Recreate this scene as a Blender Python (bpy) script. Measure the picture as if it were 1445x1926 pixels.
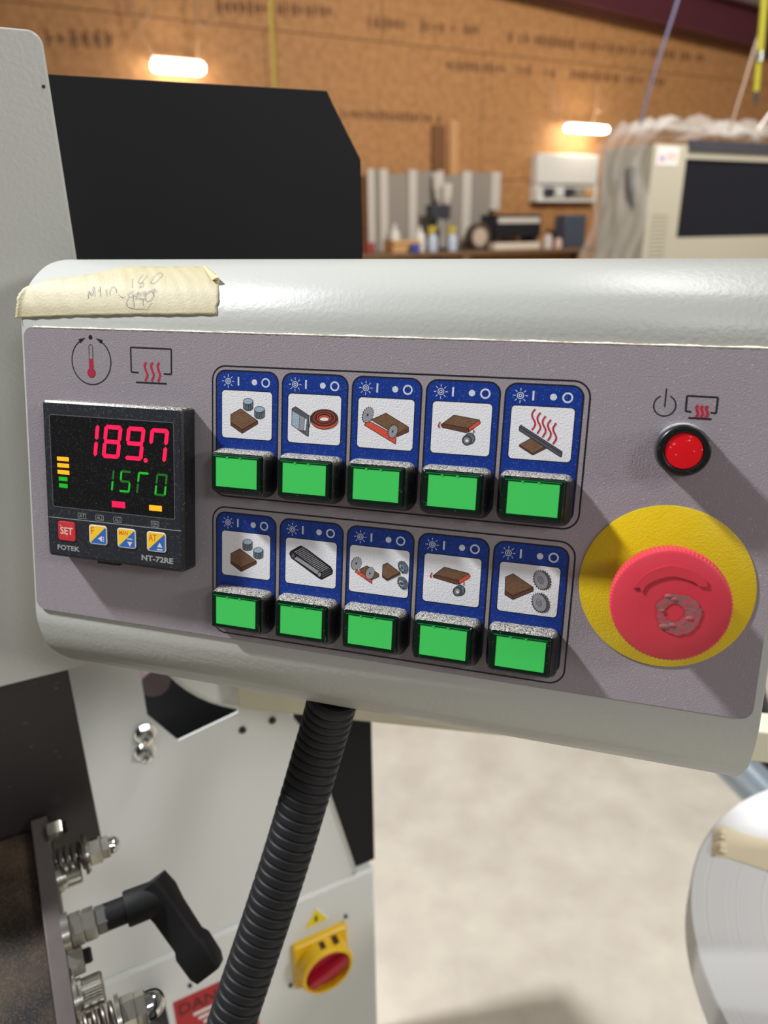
import bpy, bmesh, math, random
import numpy as np
from mathutils import Matrix, Vector

for o in list(bpy.data.objects):
    bpy.data.objects.remove(o)
SC = bpy.context.scene
COL = SC.collection
random.seed(4)

# ------------------------------------------------------------------ camera calibration
F = 1371.6                                   # focal length in pixels of a 1445 x 1926 frame
CX, CY = 722.5, 963.0
R = np.array([[0.9566, -0.0419, 0.2883], [0.0937, 0.9813, -0.1682], [-0.2759, 0.188, 0.9426]])
u_, _, v_ = np.linalg.svd(R); R = u_ @ v_    # console axes -> camera axes
T = np.array([-64.4856, -54.1982, 301.8672])  # console origin seen from the camera, mm
M = np.array([[0.9999, -0.0134, 0.0], [-0.0049, -0.3615, 0.9324], [-0.0125, -0.9323, -0.3615]])
u_, _, v_ = np.linalg.svd(M); M = u_ @ v_    # camera axes (right, down, ahead) -> world axes
CAM = np.array([0.0, 0.0, 1.35])
AZ = math.radians(63)                        # the machine, the hall wall and the far machines share one axis
E1 = np.array([math.sin(AZ), math.cos(AZ), 0.0]); E2 = np.array([-E1[1], E1[0], 0.0]); EZ = np.array([0, 0, 1.0])


def ray(px, py):
    return M @ np.array([(px - CX) / F, (py - CY) / F, 1.0])


def hit(px, py, n, d):
    r = ray(px, py)
    return CAM + r * ((d - CAM @ n) / (r @ n))


def mach(P):
    return np.array([P @ E1, P @ E2, P[2]])


def at_v(px, py, v):                         # point in machine coordinates on a plane parallel to the machine face
    return mach(hit(px, py, E2, v))


def at_u(px, py, u):
    return mach(hit(px, py, E1, u))


def at_z(px, py, z):
    return hit(px, py, EZ, z)


def at_depth(px, py, d):
    return CAM + ray(px, py) * d


def proj(P):
    q = M.T @ (np.asarray(P) - CAM)
    return CX + F * q[0] / q[2], CY + F * q[1] / q[2]


def face(px, py, z=0.0):                     # point on the console face (mm), z mm proud of it
    d = np.array([(px - CX) / F, (py - CY) / F, 1.0]) @ R
    o = -T @ R
    s = (-z - o[2]) / d[2]
    q = o + d * s
    return (q[0], -q[1])


def crop(ox, oy, s):
    return lambda pts, z=0.0: [face(ox + x / s, oy + y / s, z) for x, y in pts]


MW = Matrix(((E1[0], E2[0], 0, 0), (E1[1], E2[1], 0, 0), (0, 0, 1, 0), (0, 0, 0, 1)))     # machine -> world
_p = np.stack([M @ R[:, 0], -(M @ R[:, 1]), -(M @ R[:, 2])], 1)
_o = CAM + M @ (T / 1000)
PW = Matrix(((*_p[0], _o[0]), (*_p[1], _o[1]), (*_p[2], _o[2]), (0, 0, 0, 1)))            # console (m) -> world


def pworld(x, y, z):
    return np.array(PW @ Vector((x / 1000, y / 1000, z / 1000)))


# ------------------------------------------------------------------ camera, world, lights, exposure
cd = bpy.data.cameras.new('camera')
cam = bpy.data.objects.new('camera', cd); COL.objects.link(cam)
cd.sensor_fit = 'VERTICAL'; cd.sensor_height = 36.0; cd.sensor_width = 27.0
cd.lens = F / 1926 * 36.0
cd.clip_start = 0.01; cd.clip_end = 100
X = M @ np.array([1, 0, 0]); Y = M @ np.array([0, -1, 0]); Z = M @ np.array([0, 0, -1])
cam.matrix_world = Matrix(((X[0], Y[0], Z[0], CAM[0]), (X[1], Y[1], Z[1], CAM[1]), (X[2], Y[2], Z[2], CAM[2]), (0, 0, 0, 1)))
cd.dof.use_dof = True; cd.dof.focus_distance = 0.295; cd.dof.aperture_fstop = cd.lens / 2.9
SC.camera = cam

w = bpy.data.worlds.new('World'); SC.world = w; w.use_nodes = True
bg = w.node_tree.nodes['Background']; bg.inputs[0].default_value = (1.0, 0.96, 0.91, 1); bg.inputs[1].default_value = 0.13

SC.view_settings.view_transform = 'Standard'; SC.view_settings.look = 'None'
SC.view_settings.exposure = 0.0; SC.view_settings.gamma = 1.0; SC.view_settings.use_curve_mapping = False
try:
    SC.cycles.use_denoising = True
    SC.cycles.max_bounces = 6; SC.cycles.caustics_reflective = False; SC.cycles.caustics_refractive = False
    SC.cycles.sample_clamp_indirect = 4
except Exception:
    pass


def area(name, pos, target, power, sx, sy, color=(1, 1, 1)):
    l = bpy.data.lights.new(name, 'AREA'); l.shape = 'RECTANGLE'; l.size = sx; l.size_y = sy; l.energy = power; l.color = color
    o = bpy.data.objects.new(name, l); COL.objects.link(o)
    o.location = pos
    o.rotation_euler = (Vector(target) - Vector(pos)).to_track_quat('-Z', 'Y').to_euler()
    return o


_c = np.array(pworld(60, -45, 0))
_ld = _p @ (np.array([-0.68, 0.69, 0.235]) / np.linalg.norm([-0.68, 0.69, 0.235]))
area('key_lamp', _c + _ld * 2.6, _c, 140, 0.17, 0.17, (0.96, 0.98, 1.0))
_l2 = _p @ (np.array([10, 7, 10.0]) / 15.78)
area('second_lamp', _c + _l2 * 2.8, _c, 15, 0.5, 0.5, (0.95, 0.97, 1.0))
_sp = np.array([-0.10, 0.47, 0.9]); _l3 = np.array([0.75, -0.5, 0.36]); _l3 = _l3 / np.linalg.norm(_l3)
area('side_lamp', _sp + _l3 * 4.0, _sp, 44, 0.8, 0.5, (1.0, 0.98, 0.95))
area('wall_fill', (2.4, 3.2, 4.2), (4.0, 7.5, 1.9), 330, 2.4, 0.6, (1.0, 0.95, 0.88))  # added fill that brightens the board wall, no known fixture
area('overhead_fill', (1.5, 0.75, 3.9), (0.5, 0.6, 0.6), 44, 1.4, 0.5, (1.0, 0.98, 0.95))  # unseen fill, added to lift the roll and the floor


# ------------------------------------------------------------------ materials
def lin(c):
    return tuple(((x / 255) / 12.92 if x / 255 <= 0.04045 else ((x / 255 + 0.055) / 1.055) ** 2.4) for x in c)


MATS = {}


def mat(name, col, rough=0.5, metal=0.0, bump=0.0, bscale=400, bdist=0.0003, var=0.0, vscale=30, var_col=None,
        speck=0.0, sscale=900, speck_col=(225, 220, 208), top=0.0, top_col=(215, 208, 196), tscale=1500,
        emit=0.0, emit_col=None, spec=0.5, coat=0.0, alpha=1.0, trans=0.0):
    if name in MATS:
        return MATS[name]
    m = bpy.data.materials.new(name); m.use_nodes = True
    nt = m.node_tree; N = nt.nodes; L = nt.links
    b = N['Principled BSDF']
    c = (*lin(col), 1)
    b.inputs['Base Color'].default_value = c
    b.inputs['Roughness'].default_value = rough; b.inputs['Metallic'].default_value = metal
    b.inputs['Specular IOR Level'].default_value = spec
    b.inputs['Coat Weight'].default_value = coat
    b.inputs['Alpha'].default_value = alpha
    b.inputs['Transmission Weight'].default_value = trans
    tc = N.new('ShaderNodeTexCoord'); co = tc.outputs['Object']
    geo = N.new('ShaderNodeNewGeometry')
    cur = None

    def mix(fac, a, bb):
        n = N.new('ShaderNodeMix'); n.data_type = 'RGBA'
        L.new(fac, n.inputs[0])
        if a is None: n.inputs[6].default_value = c
        else: L.new(a, n.inputs[6])
        n.inputs[7].default_value = bb
        return n.outputs[2]

    def noise(vec, scale, detail=3, rough_=0.55):
        n = N.new('ShaderNodeTexNoise'); n.inputs['Scale'].default_value = scale; n.inputs['Detail'].default_value = detail
        n.inputs['Roughness'].default_value = rough_
        L.new(vec, n.inputs['Vector']); return n.outputs['Fac']

    def ramp(v, a, bb):
        n = N.new('ShaderNodeMapRange'); n.inputs[1].default_value = a; n.inputs[2].default_value = bb
        L.new(v, n.inputs[0]); return n.outputs[0]

    def mul(a, k):
        n = N.new('ShaderNodeMath'); n.operation = 'MULTIPLY'
        L.new(a, n.inputs[0])
        if isinstance(k, (int, float)): n.inputs[1].default_value = k
        else: L.new(k, n.inputs[1])
        return n.outputs[0]

    if var > 0:
        vc = (*lin(var_col), 1) if var_col else tuple(x * 0.6 for x in c[:3]) + (1,)
        cur = mix(mul(ramp(noise(co, vscale, 5), 0.35, 0.68), var), cur, vc)
    if speck > 0:
        vo = N.new('ShaderNodeTexVoronoi'); vo.inputs['Scale'].default_value = sscale; L.new(geo.outputs['Position'], vo.inputs['Vector'])
        s1 = ramp(vo.outputs['Distance'], 0.30, 0.12)
        s2 = ramp(noise(geo.outputs['Position'], sscale * 0.35, 2), 0.62 - speck * 0.25, 0.66 - speck * 0.25)
        cur = mix(mul(mul(s1, s2), 0.8), cur, (*lin(speck_col), 1))
    if top > 0:
        sx = N.new('ShaderNodeSeparateXYZ'); L.new(geo.outputs['Normal'], sx.inputs[0])
        up = ramp(sx.outputs['Z'], 0.45, 0.8)
        g = ramp(noise(geo.outputs['Position'], tscale, 2, 0.7), 0.60 - top * 0.3, 0.68 - top * 0.3)
        cur = mix(mul(up, g), cur, (*lin(top_col), 1))
    if cur is not None:
        L.new(cur, b.inputs['Base Color'])
    if bump > 0:
        bn = N.new('ShaderNodeBump'); bn.inputs['Strength'].default_value = bump; bn.inputs['Distance'].default_value = bdist
        L.new(noise(co, bscale, 2), bn.inputs['Height']); L.new(bn.outputs[0], b.inputs['Normal'])
    if emit > 0:
        b.inputs['Emission Color'].default_value = (*lin(emit_col or col), 1); b.inputs['Emission Strength'].default_value = emit
    MATS[name] = m
    return m


FILM = dict(rough=0.36, bump=0.8, bscale=1500, bdist=0.0002)
white_paint = mat('powder_coat_white', (168, 169, 164), 0.36, bump=0.3, bscale=480, bdist=0.0004)
guard_paint = mat('powder_coat_guard', (180, 180, 174), 0.42, bump=0.4, bscale=420, bdist=0.0005)
face_film = mat('purple_grey_film', (143, 135, 141), speck=0.10, sscale=1900, **FILM)
ink_black = mat('ink_black', (22, 22, 26), **FILM)
ink_blue = mat('ink_blue', (6, 47, 132), speck=0.4, sscale=2300, speck_col=(130, 145, 185), **FILM)
ink_white = mat('ink_white', (218, 218, 222), **FILM)
ink_glyph = mat('ink_glyph', (198, 202, 212), **FILM)
ink_brown = mat('ink_brown', (116, 86, 64), var=0.5, vscale=500, var_col=(92, 66, 48), **FILM)
ink_brown2 = mat('ink_brown_side', (92, 58, 42), **FILM)
ink_steel = mat('ink_steel_light', (150, 168, 184), **FILM)
ink_steel2 = mat('ink_steel_dark', (96, 110, 122), var=0.6, vscale=700, var_col=(60, 70, 80), **FILM)
ink_grey = mat('ink_grey', (142, 142, 148), **FILM)
ink_grey2 = mat('ink_grey_dark', (82, 82, 88), **FILM)
ink_orange = mat('ink_orange_red', (203, 78, 58), **FILM)
ink_red = mat('ink_red', (176, 34, 58), **FILM)
black_plastic = mat('black_plastic_dusty', (19, 20, 23), 0.42, speck=0.3, sscale=1900, speck_col=(130, 130, 130), top=0.3, bump=0.2, bscale=900)
black_button = mat('black_button_housing', (17, 17, 19), 0.35, speck=0.2, sscale=1900, speck_col=(120, 120, 120), top=0.42, tscale=2600, top_col=(196, 192, 184))
black_ring = mat('black_ring', (13, 13, 15), 0.3, speck=0.1, sscale=1900, speck_col=(90, 90, 90))
screen_black = mat('screen_black', (12, 12, 15), 0.28, speck=0.5, sscale=2000, speck_col=(95, 95, 98))
bezel_black = mat('bezel_black', (30, 33, 41), 0.42, speck=0.4, sscale=2000, speck_col=(140, 140, 140))
grey_print = mat('grey_print', (150, 150, 150), 0.5)
led_red = mat('led_red', (255, 0, 60), 0.5, emit=1.0, emit_col=(255, 8, 66))
led_green = mat('led_green', (0, 60, 10), 0.5, emit=0.62, emit_col=(10, 220, 22))
led_green_dim = mat('led_green_dim', (0, 40, 5), 0.5, emit=0.22, emit_col=(10, 200, 20))
led_orange = mat('led_orange', (255, 150, 10), 0.5, emit=0.9, emit_col=(255, 150, 12))
lens_dark = mat('lens_dark_green', (0, 26, 14), 0.12, spec=0.6, speck=0.1, sscale=1200, speck_col=(90, 120, 100))
lens_lit_edge = mat('lens_lit_edge_green', (8, 120, 56), 0.15)
lit_green = mat('button_green', (64, 196, 90), 0.4, spec=0.3)
yellow_disc = mat('yellow_disc', (203, 173, 0), var=0.25, vscale=140, var_col=(206, 180, 60), **FILM)
stop_red = mat('stop_button_red', (192, 46, 62), 0.45, var=0.12, vscale=90, var_col=(190, 80, 90), bump=0.1, bscale=500)
patch_mat = mat('glue_residue', (106, 88, 86), 0.85, var=1.0, vscale=620, var_col=(182, 48, 63), bump=0.3, bscale=500, bdist=0.0006)
lamp_red = mat('lamp_red', (205, 8, 22), 0.3, speck=0.12, sscale=1200)
rubber_grey = mat('dusty_rubber', (60, 60, 62), 0.8, top=0.9, top_col=(190, 190, 186), tscale=900)
sawdust = mat('sawdust', (236, 228, 206), 0.9, bump=1.0, bscale=1500, bdist=0.0006)
tape_mat = mat('masking_tape', (170, 161, 128), 0.6, var=0.35, vscale=120, var_col=(158, 148, 114), bump=0.4, bscale=900, bdist=0.0003)
tape_tan = mat('tape_tan', (205, 170, 126), 0.7)
pen_ink = mat('pen_ink', (132, 128, 142), 0.7)
matte_black = mat('black_sheet', (23, 23, 26), 0.6, spec=0.18, var=0.25, vscale=9, var_col=(31, 31, 34))
edge_grey = mat('cut_edge', (150, 150, 150), 0.4)
body_white = mat('machine_white', (212, 214, 211), 0.4, bump=0.15, bscale=250, bdist=0.0006)
dark_inside = mat('dark_inside', (14, 14, 18), 0.6)
brown_steel = mat('dark_brown_steel', (42, 36, 36), 0.42, var=0.5, vscale=18, var_col=(38, 33, 34), speck=0.05, sscale=250, speck_col=(90, 85, 80))
bar_steel = mat('bar_steel', (78, 70, 68), 0.5, metal=0.3, var=0.5, vscale=90, var_col=(74, 66, 63))
dusty_black = mat('dusty_black', (14, 12, 12), 0.5, spec=0.25, var=0.45, vscale=30, var_col=(92, 74, 55), speck=0.85, sscale=1500, speck_col=(140, 118, 92))
zinc = mat('zinc', (188, 186, 176), 0.24, metal=0.9, var=0.3, vscale=200, var_col=(150, 140, 120))
chrome = mat('chrome', (215, 216, 215), 0.1, metal=1.0)
thread_dark = mat('thread_dark', (50, 48, 46), 0.45, metal=0.6)
spring_mat = mat('spring_steel', (92, 84, 78), 0.4, metal=0.7)
lever_black = mat('lever_black', (11, 11, 12), 0.65, spec=0.25, bump=0.4, bscale=900)
hose_black = mat('hose_black', (22, 22, 25), 0.55, spec=0.3)
cream = mat('cream_paint', (208, 203, 178), 0.45)
switch_yellow = mat('switch_yellow', (222, 178, 20), 0.4)
switch_red = mat('switch_red', (158, 18, 42), 0.4)
sign_red = mat('sign_red', (172, 22, 32), 0.5)
sign_dark = mat('sign_dark', (60, 10, 14), 0.5)
sign_white = mat('sign_white', (225, 220, 214), 0.5)
sign_yellow = mat('sign_yellow', (226, 206, 20), 0.5)
roll_white = mat('roll_white', (212, 212, 211), 0.55)
roll_tape = mat('roll_tape', (216, 202, 172), 0.65, bump=0.5, bscale=200)
tube_blue = mat('tube_silver', (176, 190, 202), 0.28, metal=0.55)

# wound edge-banding: fine concentric bands
_m = roll_white; _n = _m.node_tree.nodes; _l = _m.node_tree.links
_tc = _n.new('ShaderNodeTexCoord'); _vm = _n.new('ShaderNodeVectorMath'); _vm.operation = 'LENGTH'
_l.new(_tc.outputs['Object'], _vm.inputs[0])
_nz = _n.new('ShaderNodeTexNoise'); _nz.noise_dimensions = '1D'; _nz.inputs['Scale'].default_value = 420; _nz.inputs['Detail'].default_value = 4
_l.new(_vm.outputs['Value'], _nz.inputs['W'])
_bp = _n.new('ShaderNodeBump'); _bp.inputs['Strength'].default_value = 0.5; _bp.inputs['Distance'].default_value = 0.0008
_l.new(_nz.outputs['Fac'], _bp.inputs['Height']); _l.new(_bp.outputs[0], _n['Principled BSDF'].inputs['Normal'])


# ------------------------------------------------------------------ mesh builder
class G:
    def __init__(s, k=1.0):
        s.v = []; s.f = []; s.m = []; s.k = k; s.T = Matrix.Identity(4)

    def add(s, vs, fs, m=0):
        b = len(s.v)
        for p in vs:
            q = s.T @ Vector(p)
            s.v.append((q.x * s.k, q.y * s.k, q.z * s.k))
        for f in fs:
            s.f.append([b + i for i in f]); s.m.append(m)

    def box(s, x0, x1, y0, y1, z0, z1, m=0):
        vs = [(x, y, z) for z in (z0, z1) for y in (y0, y1) for x in (x0, x1)]
        s.add(vs, [(0, 2, 3, 1), (4, 5, 7, 6), (0, 1, 5, 4), (2, 6, 7, 3), (0, 4, 6, 2), (1, 3, 7, 5)], m)

    def loft(s, rings, m=0, cap0=True, cap1=True):
        n = len(rings[0]); vs = [p for r in rings for p in r]; fs = []
        for k in range(len(rings) - 1):
            for i in range(n):
                j = (i + 1) % n
                fs.append((k * n + i, k * n + j, (k + 1) * n + j, (k + 1) * n + i))
        if cap0: fs.append(tuple(reversed(range(n))))
        if cap1: fs.append(tuple(range((len(rings) - 1) * n, len(rings) * n)))
        s.add(vs, fs, m)

    def prism(s, poly, z0, z1, m=0, ax='z'):
        if area2(poly) < 0: poly = list(reversed(poly))
        if ax == 'z': r = [[(x, y, z) for x, y in poly] for z in (z0, z1)]
        else: r = [[(x, z, y) for x, y in poly] for z in (z1, z0)]       # polygon in x-z, thickness in y
        s.loft(r, m)

    def lathe(s, prof, seg=32, m=0, T=None, closed=False):
        vs = []; n = seg
        if closed: prof = list(prof) + [prof[0]]
        for (r, z) in prof:
            for i in range(n):
                a = 2 * math.pi * i / n
                p = Vector((max(r, 1e-5) * math.cos(a), max(r, 1e-5) * math.sin(a), z))
                vs.append(T @ p if T else p)
        fs = []
        for k in range(len(prof) - 1):
            for i in range(n):
                j = (i + 1) % n
                fs.append((k * n + i, k * n + j, (k + 1) * n + j, (k + 1) * n + i))
        if not closed: fs.append(tuple(reversed(range(n)))); fs.append(tuple(range((len(prof) - 1) * n, len(prof) * n)))
        s.add(vs, fs, m)

    def tube(s, path, r, seg=10, m=0, radii=None):
        P = [Vector(p) for p in path]; rings = []
        ref = Vector((0.13, 0.41, 0.9)).normalized()
        for i, p in enumerate(P):
            t = (P[min(i + 1, len(P) - 1)] - P[max(i - 1, 0)]).normalized()
            a = t.cross(ref)
            if a.length < 1e-4: a = t.cross(Vector((1, 0, 0)))
            a.normalize(); b = t.cross(a)
            rr = radii[i] if radii else r
            rings.append([tuple(p + a * rr * math.cos(2 * math.pi * k / seg) + b * rr * math.sin(2 * math.pi * k / seg)) for k in range(seg)])
        s.loft(rings, m)

    def flat(s, poly, z, m=0):
        if area2(poly) < 0: poly = list(reversed(poly))
        s.add([(x, y, z) for x, y in poly], [tuple(range(len(poly)))], m)

    def stroke(s, path, wd, z, m=0, closed=False):
        n = len(path); L = []; Rr = []
        for i in range(n):
            if closed: a = path[i - 1]; b = path[(i + 1) % n]
            else: a = path[max(i - 1, 0)]; b = path[min(i + 1, n - 1)]
            dx, dy = b[0] - a[0], b[1] - a[1]; d = math.hypot(dx, dy) or 1
            nx, ny = -dy / d * wd / 2, dx / d * wd / 2
            L.append((path[i][0] + nx, path[i][1] + ny, z)); Rr.append((path[i][0] - nx, path[i][1] - ny, z))
        vs = L + Rr; fs = []
        for i in range(n if closed else n - 1):
            j = (i + 1) % n
            fs.append((i, n + i, n + j, j))
        s.add(vs, fs, m)

    def segs(s, path, wd, z, m=0, closed=False):      # mitre-free outline of a polygon with corners
        n = len(path)
        for i in range(n if closed else n - 1):
            s.stroke([path[i], path[(i + 1) % n]], wd, z, m)

    def text(s, body, x0, y0, x1, y1, z, m=0, bold=0.0):
        vs, fs = glyphs(body, bold)
        w = max(p[0] for p in vs) or 1; h = max(p[1] for p in vs) or 1
        s.add([(x0 + p[0] / w * (x1 - x0), y0 + p[1] / h * (y1 - y0), z) for p in vs], fs, m)

    def build(s, name, mats, parent=None, bevel=0.0, smooth=True, ang=35, label=None, loc=None, kind=None, base=None):
        me = bpy.data.meshes.new(name)
        vs = s.v
        if base is not None: vs = [(a - base[0], b - base[1], c - base[2]) for a, b, c in vs]
        me.from_pydata(vs, [], s.f)
        if not isinstance(mats, (list, tuple)): mats = [mats]
        for q in mats: me.materials.append(q)
        for p, mi in zip(me.polygons, s.m): p.material_index = mi
        me.validate(); me.update()
        if smooth:
            for p in me.polygons: p.use_smooth = True
            me.set_sharp_from_angle(angle=math.radians(ang))
        o = bpy.data.objects.new(name, me); COL.objects.link(o)
        if parent: o.parent = parent
        if loc is not None: o.location = loc
        if bevel:
            b = o.modifiers.new('bevel', 'BEVEL'); b.width = bevel; b.segments = 2; b.limit_method = 'ANGLE'; b.angle_limit = math.radians(40)
        if label: o['label'] = label
        if kind: o['kind'] = kind
        return o


def area2(p):
    return sum(p[i - 1][0] * p[i][1] - p[i][0] * p[i - 1][1] for i in range(len(p)))


_GL = {}


def glyphs(body, bold):
    k = (body, bold)
    if k in _GL: return _GL[k]
    cu = bpy.data.curves.new('t', 'FONT'); cu.body = body; cu.offset = bold; cu.resolution_u = 3
    o = bpy.data.objects.new('t', cu); COL.objects.link(o)
    dg = bpy.context.evaluated_depsgraph_get()
    me = bpy.data.meshes.new_from_object(o.evaluated_get(dg))
    vs = [tuple(v.co) for v in me.vertices]; fs = [tuple(p.vertices) for p in me.polygons]
    x0 = min(v[0] for v in vs); y0 = min(v[1] for v in vs)
    vs = [(v[0] - x0, v[1] - y0) for v in vs]
    # every glyph face must look up
    out = []
    for f in fs:
        p = [vs[i] for i in f]
        out.append(f if area2(p) > 0 else tuple(reversed(f)))
    bpy.data.objects.remove(o); bpy.data.curves.remove(cu); bpy.data.meshes.remove(me)
    _GL[k] = (vs, out)
    return _GL[k]


def rrect(x0, x1, y0, y1, r, n=6):
    out = []
    for cx, cy, a in ((x1 - r, y1 - r, 0), (x0 + r, y1 - r, 90), (x0 + r, y0 + r, 180), (x1 - r, y0 + r, 270)):
        for i in range(n + 1):
            t = math.radians(a + 90 * i / n)
            out.append((cx + r * math.cos(t), cy + r * math.sin(t)))
    return out


def circ(cx, cy, r, n=40, ry=None, rot=0.0, a0=0, a1=360):
    ry = ry or r; out = []
    full = abs(a1 - a0 - 360) < 1e-6
    for i in range(n if full else n + 1):
        t = math.radians(a0 + (a1 - a0) * i / n)
        x, y = r * math.cos(t), ry * math.sin(t)
        out.append((cx + x * math.cos(rot) - y * math.sin(rot), cy + x * math.sin(rot) + y * math.cos(rot)))
    return out


def smooth_path(pts, n=6, closed=False):
    out = []; N = len(pts)
    for i in range(N if closed else N - 1):
        p0 = pts[i - 1] if (closed or i > 0) else pts[0]
        p1 = pts[i]; p2 = pts[(i + 1) % N]; p3 = pts[(i + 2) % N] if (closed or i + 2 < N) else pts[-1]
        for k in range(n):
            t = k / n
            out.append(tuple(0.5 * (2 * b + (c - a) * t + (2 * a - 5 * b + 4 * c - d) * t * t + (3 * b - a - 3 * c + d) * t ** 3)
                             for a, b, c, d in zip(p0, p1, p2, p3)))
    if not closed: out.append(tuple(pts[-1]))
    return out


def thing(name, label, cat, mw=None, group=None):
    o = bpy.data.objects.new(name, None); COL.objects.link(o); o.empty_display_size = 0.02
    if mw is not None: o.matrix_world = mw
    o['label'] = label; o['category'] = cat
    if group: o['group'] = group
    return o


def tag(o, label, cat, group=None):
    o['label'] = label; o['category'] = cat
    if group: o['group'] = group
    return o


def mthing(name, label, cat, base, group=None):        # Empty in machine axes at base (u, v, z)
    b = MW @ Vector(base)
    return thing(name, label, cat, Matrix.Translation(b) @ MW.to_3x3().to_4x4(), group)


def pose(o, base):                                     # a single mesh thing in machine axes
    o.matrix_world = Matrix.Translation(MW @ Vector(base)) @ MW.to_3x3().to_4x4()
    return o


# ================================================================== SETTING
g = G(); g.box(-6.5, 16, -3, 16, -0.1, 0)
floor_m = mat('concrete', (208, 199, 183), 0.55, var=0.6, vscale=9, var_col=(180, 170, 156), bump=0.1, bscale=60, bdist=0.001)
fl = g.build('floor', floor_m, smooth=False); fl['kind'] = 'structure'

DW = 7.5
osb = mat('osb', (190, 138, 86), 0.7, var=0.75, vscale=14, var_col=(154, 104, 60), bump=0.3, bscale=60, bdist=0.002)
stamp = mat('mill_stamp_ink', (108, 72, 46), 0.8)
g = G(); g.box(-5.0, 15, DW + 0.013, DW + 0.1, 0, 5.6)
wall = pose(g.build('wall_back', mat('wall_backing', (70, 48, 30), 0.9), smooth=False), (0, 0, 0)); wall['kind'] = 'structure'
su = at_v(907, 200, DW)[0]; su2 = at_v(1364, 112, DW)[0]
zs = 3.085
sheet0 = None
for row in range(5):
    z0 = zs + (row - 3) * 1.22 if row < 4 else zs + 1.22
    z0 = zs + (row - 3) * 1.22
    off = (su if row == 2 else su2 if row == 3 else su + 1.1 * (row % 2)) % 2.44 - 2.44 * 3
    for k in range(10):
        u = off + k * 2.44
        if u < -5.0 or u > 12.6: continue
        if z0 < -0.7: continue
        if sheet0 is None:
            g = G(); g.box(0.004, 2.436, 0, 0.013, 0.004, 1.216)
            sheet0 = g.build('strand_board', osb, wall, smooth=False); o = sheet0
        else:
            o = sheet0.copy(); COL.objects.link(o)
        o.location = (u, DW, max(z0, 0.0))
        o.scale = (1, 1, (z0 + 1.22) / 1.22 if z0 < 0 else 1.0)
# faded illegible mill stamps printed on the boards
stamps = [((82, 72), (214, 74), 26), ((405, 12), (640, 22), 22), ((690, 42), (905, 58), 22), ((955, 70), (1325, 110), 22),
          ((838, 122), (1000, 134), 20), ((1010, 136), (1045, 140), 22), ((1072, 140), (1250, 155), 20), ((640, 214), (830, 224), 18)]
for (a, b, h) in stamps:
    g = G(); A = at_v(*a, DW); B = at_v(*b, DW); hh = h / 1372 * 8.0
    n = int((B[0] - A[0]) / (hh * 0.55))
    for i in range(n):
        if random.random() < 0.12: continue
        u = A[0] + (B[0] - A[0]) * (i + 0.5) / n; z = A[2] + (B[2] - A[2]) * (i + 0.5) / n
        for q in range(random.choice((1, 2, 2))):
            uu = u + (q - 0.5) * hh * 0.22
            zz = random.uniform(0.25, 0.5) * hh
            g.box(uu - hh * 0.07, uu + hh * 0.07, DW - 0.0012, DW - 0.0002, z - zz, z + zz)
        g.box(u - hh * 0.2, u + hh * 0.2, DW - 0.0012, DW - 0.0002, z - hh * 0.06, z + hh * 0.06)
    g.build('mill_stamp', stamp, wall, smooth=False)
# burgundy steel rafter and the pale roof lining above it
q0 = at_v(1047, 0, DW - 0.25); q1 = at_v(1442, 95, DW - 0.25); q2 = at_v(1275, 0, DW - 0.25); q3 = at_v(1442, 22, DW - 0.25)
sl = (q1[2] - q0[2]) / (q1[0] - q0[0])
ua, ub = q0[0] - 2.2, q1[0] + 2.0
zl = lambda u: q0[2] + (u - q0[0]) * sl
hb = q3[2] - zl(q3[0])
g = G(); g.prism([(ua, zl(ua)), (ub, zl(ub)), (ub, zl(ub) + hb), (ua, zl(ua) + hb)], DW - 0.24, DW - 0.18, 0, 'y')
for zz in (0, hb - 0.03):
    g.prism([(ua, zl(ua) + zz), (ub, zl(ub) + zz), (ub, zl(ub) + zz + 0.03), (ua, zl(ua) + zz + 0.03)], DW - 0.34, DW - 0.05, 0, 'y')
rf = pose(g.build('trim_1', mat('burgundy_steel', (84, 36, 46), 0.5), smooth=False), (0, 0, 0)); rf['kind'] = 'structure'
g = G(); g.prism([(ua, zl(ua) + hb), (ub, zl(ub) + hb), (ub, zl(ub) + hb + 0.05), (ua, zl(ua) + hb + 0.05)], DW - 1.0, DW, 0, 'y')
cl = pose(g.build('ceiling', mat('roof_lining', (205, 196, 190), 0.7), smooth=False), (0, 0, 0)); cl['kind'] = 'structure'

# ================================================================== CONTROL CONSOLE
box = thing('control_box', 'light grey control console with purple-grey face, ten green buttons and a red stop button', 'control panel', PW)
mm = 0.001
PROF = [(55.2, -55), (54.6, -45), (53.2, -33), (51.7, -26.5), (50.4, -22.5), (48.5, -18.3), (46, -14.5), (42.9, -10.7), (39.5, -7.3),
        (35.7, -4.6), (30, -2.2), (26, -1.2), (22.5, -0.8)]
PROFB = [(-114, -0.8), (-118, -1.2), (-122, -2.2), (-128.5, -4.6), (-134.5, -8), (-138, -11.5), (-141.5, -15.5), (-146, -22), (-149, -28),
         (-150.5, -36), (-151, -55)]
prof = smooth_path(PROF, 4) + smooth_path(PROFB, 4)
XL, XR = -104.2, 214.9
g = G(mm)
rings = []
for x, inset in ((XL, 0.5), (XL + 0.5, 0), (XR - 0.5, 0), (XR, 0.5)):
    rings.append([(x, y + (-inset if y > 0 else inset) * 0.7, z - inset * 0.7) for y, z in prof])
n = len(prof); vs = [p for r in rings for p in r]; fs = []
for k in range(3):
    for i in range(n):
        j = (i + 1) % n
        fs.append((k * n + i, k * n + j, (k + 1) * n + j, (k + 1) * n + i))
fs.append(tuple(range(n))); fs.append(tuple(reversed(range(3 * n, 4 * n))))
g.add(vs, [tuple(reversed(f)) for f in fs])
g.build('housing', white_paint, box, ang=50)

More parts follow.
